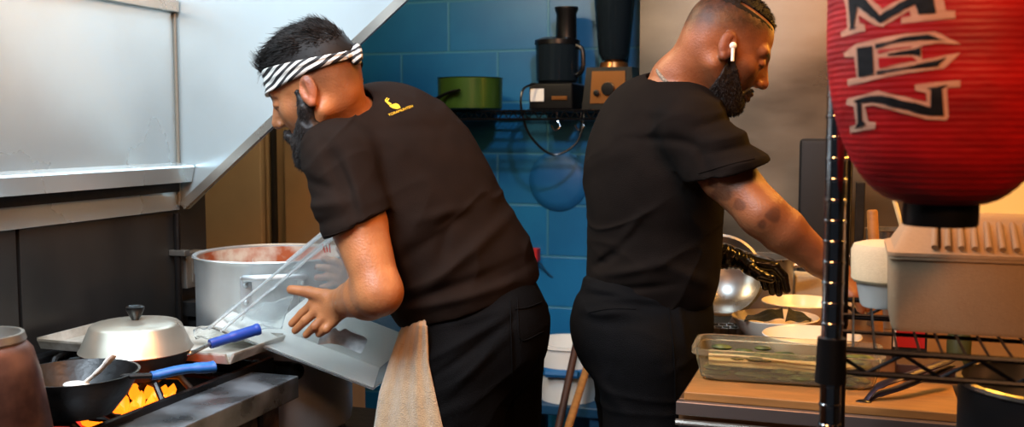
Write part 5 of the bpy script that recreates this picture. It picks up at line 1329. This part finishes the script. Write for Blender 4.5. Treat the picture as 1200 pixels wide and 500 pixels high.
# cream towel tucked at the waist
def towel():
    n, m_ = 60, 26; V = []; F = []
    L_e = [(476, 373), (468, 388), (455, 425), (444, 460), (438, 500), (434, 560)]; R_e = [(497, 373), (499, 392), (502, 425), (510, 460), (519, 500), (530, 560)]
    for i in range(n+1):
        t = i/n*(len(L_e)-1); k = min(int(t), len(L_e)-2); f = t-k; f2 = f
        l = np.array(L_e[k])*(1-f2)+np.array(L_e[k+1])*f2; r_ = np.array(R_e[k])*(1-f2)+np.array(R_e[k+1])*f2
        for j in range(m_+1):
            u = j/m_; p = l*(1-u)+r_*u; amp = .006+.012*(i/n)
            dd = 1.985 - .085*u**1.0*(.6+.4*i/n) + .03*(1-u)**2
            dd += amp*math.sin(u*6.5+.8*math.sin(i/n*2))*(.4) + .003*math.sin(u*23+i*.06)
            if i < 5: dd += .006*(5-i)
            V.append(L(p[0], p[1], dd))
    for i in range(n):
        for j in range(m_): a = i*(m_+1)+j; F.append([a, a+1, a+m_+2, a+m_+1])
    o0 = tow(L(490, 400, 1.98)); W_ = np.array([tow(v) for v in V])-np.array(o0)
    o = link_mesh('kitchen_towel', np_mesh('towel', W_, np.array(F)), mat('terry', '#c2a27a', .95, noise=.18, nscale=60, bump=1., bscale=380, sheen=.5, spec=.1)); o.location = o0
    md = o.modifiers.new('s', 'SOLIDIFY'); md.thickness = .005; md.offset = 1
    tag(o, 'cream terry towel tucked into the waistband of the bending cook', 'towel')
towel()
# ================================================================ light and camera
def area(name, loc, target, size, power, col, sy=None, spread=None):
    l_ = bpy.data.lights.new(name, 'AREA'); l_.shape = 'RECTANGLE'; l_.size = size; l_.size_y = sy or size; l_.energy = power; l_.color = lin(col)
    if spread: l_.spread = spread
    o = bpy.data.objects.new(name, l_); COL.objects.link(o); o.location = loc
    o.rotation_euler = (Vector(target)-Vector(loc)).to_track_quat('-Z', 'Y').to_euler(); return o
def lamp(name, loc, power, col, r=.06):
    l_ = bpy.data.lights.new(name, 'POINT'); l_.energy = power; l_.color = lin(col); l_.shadow_soft_size = r
    o = bpy.data.objects.new(name, l_); COL.objects.link(o); o.location = loc; return o
def spot(name, loc, target, power, col, ang=60, blend=.6, r=.08):
    l_ = bpy.data.lights.new(name, 'SPOT'); l_.energy = power; l_.color = lin(col); l_.spot_size = math.radians(ang); l_.spot_blend = blend; l_.shadow_soft_size = r
    o = bpy.data.objects.new(name, l_); COL.objects.link(o); o.location = loc
    o.rotation_euler = (Vector(target)-Vector(loc)).to_track_quat('-Z', 'Y').to_euler(); return o
w = bpy.data.worlds.new('World'); bpy.context.scene.world = w; w.use_nodes = True
w.node_tree.nodes['Background'].inputs[0].default_value = (*lin('#8a93a0'), 1); w.node_tree.nodes['Background'].inputs[1].default_value = .05
area('hood_light', (-1.15, 1.6, 2.55), (-1.35, 1.95, 1.0), .5, 42, '#e6f4ff', sy=1.2)
area('hood_fill_near', (-1.0, .5, 2.5), (-.85, 1.95, 1.0), .8, 25, '#dff0ff', sy=.9, spread=1.5)  # added under the hood as cool fill for bin and cooks
area('warm_front_fill', (.7, -.5, 2.4), (.2, 1.2, 1.3), .3, 7, '#ffb070', spread=1.6)  # fill added from the camera side for lantern and boxes
area('warm_ceiling_light', tuple(W(760, -700, 1.3)), tuple(W(600, 200, 2.1)), .35, 17, '#ffa860')
area('warm_counter_light', (.55, 2.45, 2.25), (.15, 2.4, .9), .3, 11, '#ffb24e', spread=2.0)
lamp('heat_lamp', (.30, 2.95, 1.75), 9, '#ffb040', .05)
spot('blue_wall_fill', (-.25, 1.7, 2.7), (-1.0, 3.9, .85), 125, '#cfe8ff', 60, .9)  # added spot that brightens the lower blue wall, no fixture there
lamp('cabinet_fill', (-1.45, 2.45, 2.4), 48, '#ffdcb0', .08)  # unseen fill added to brighten the tan cabinet
cam = bpy.data.cameras.new('Camera'); co = bpy.data.objects.new('Camera', cam); COL.objects.link(co)
co.location = (0, 0, CAMH); co.rotation_euler = (PI/2-PITCH, 0, YAW)
cam.sensor_width = 36; cam.lens = 36; cam.clip_start = .05
cam.dof.use_dof = True; cam.dof.focus_distance = 2.08; cam.dof.aperture_fstop = 5.0
sc = bpy.context.scene; sc.camera = co
sc.view_settings.view_transform = 'Standard'; sc.view_settings.look = 'None'; sc.view_settings.gamma = 1; sc.view_settings.use_curve_mapping = False; sc.view_settings.exposure = 0.
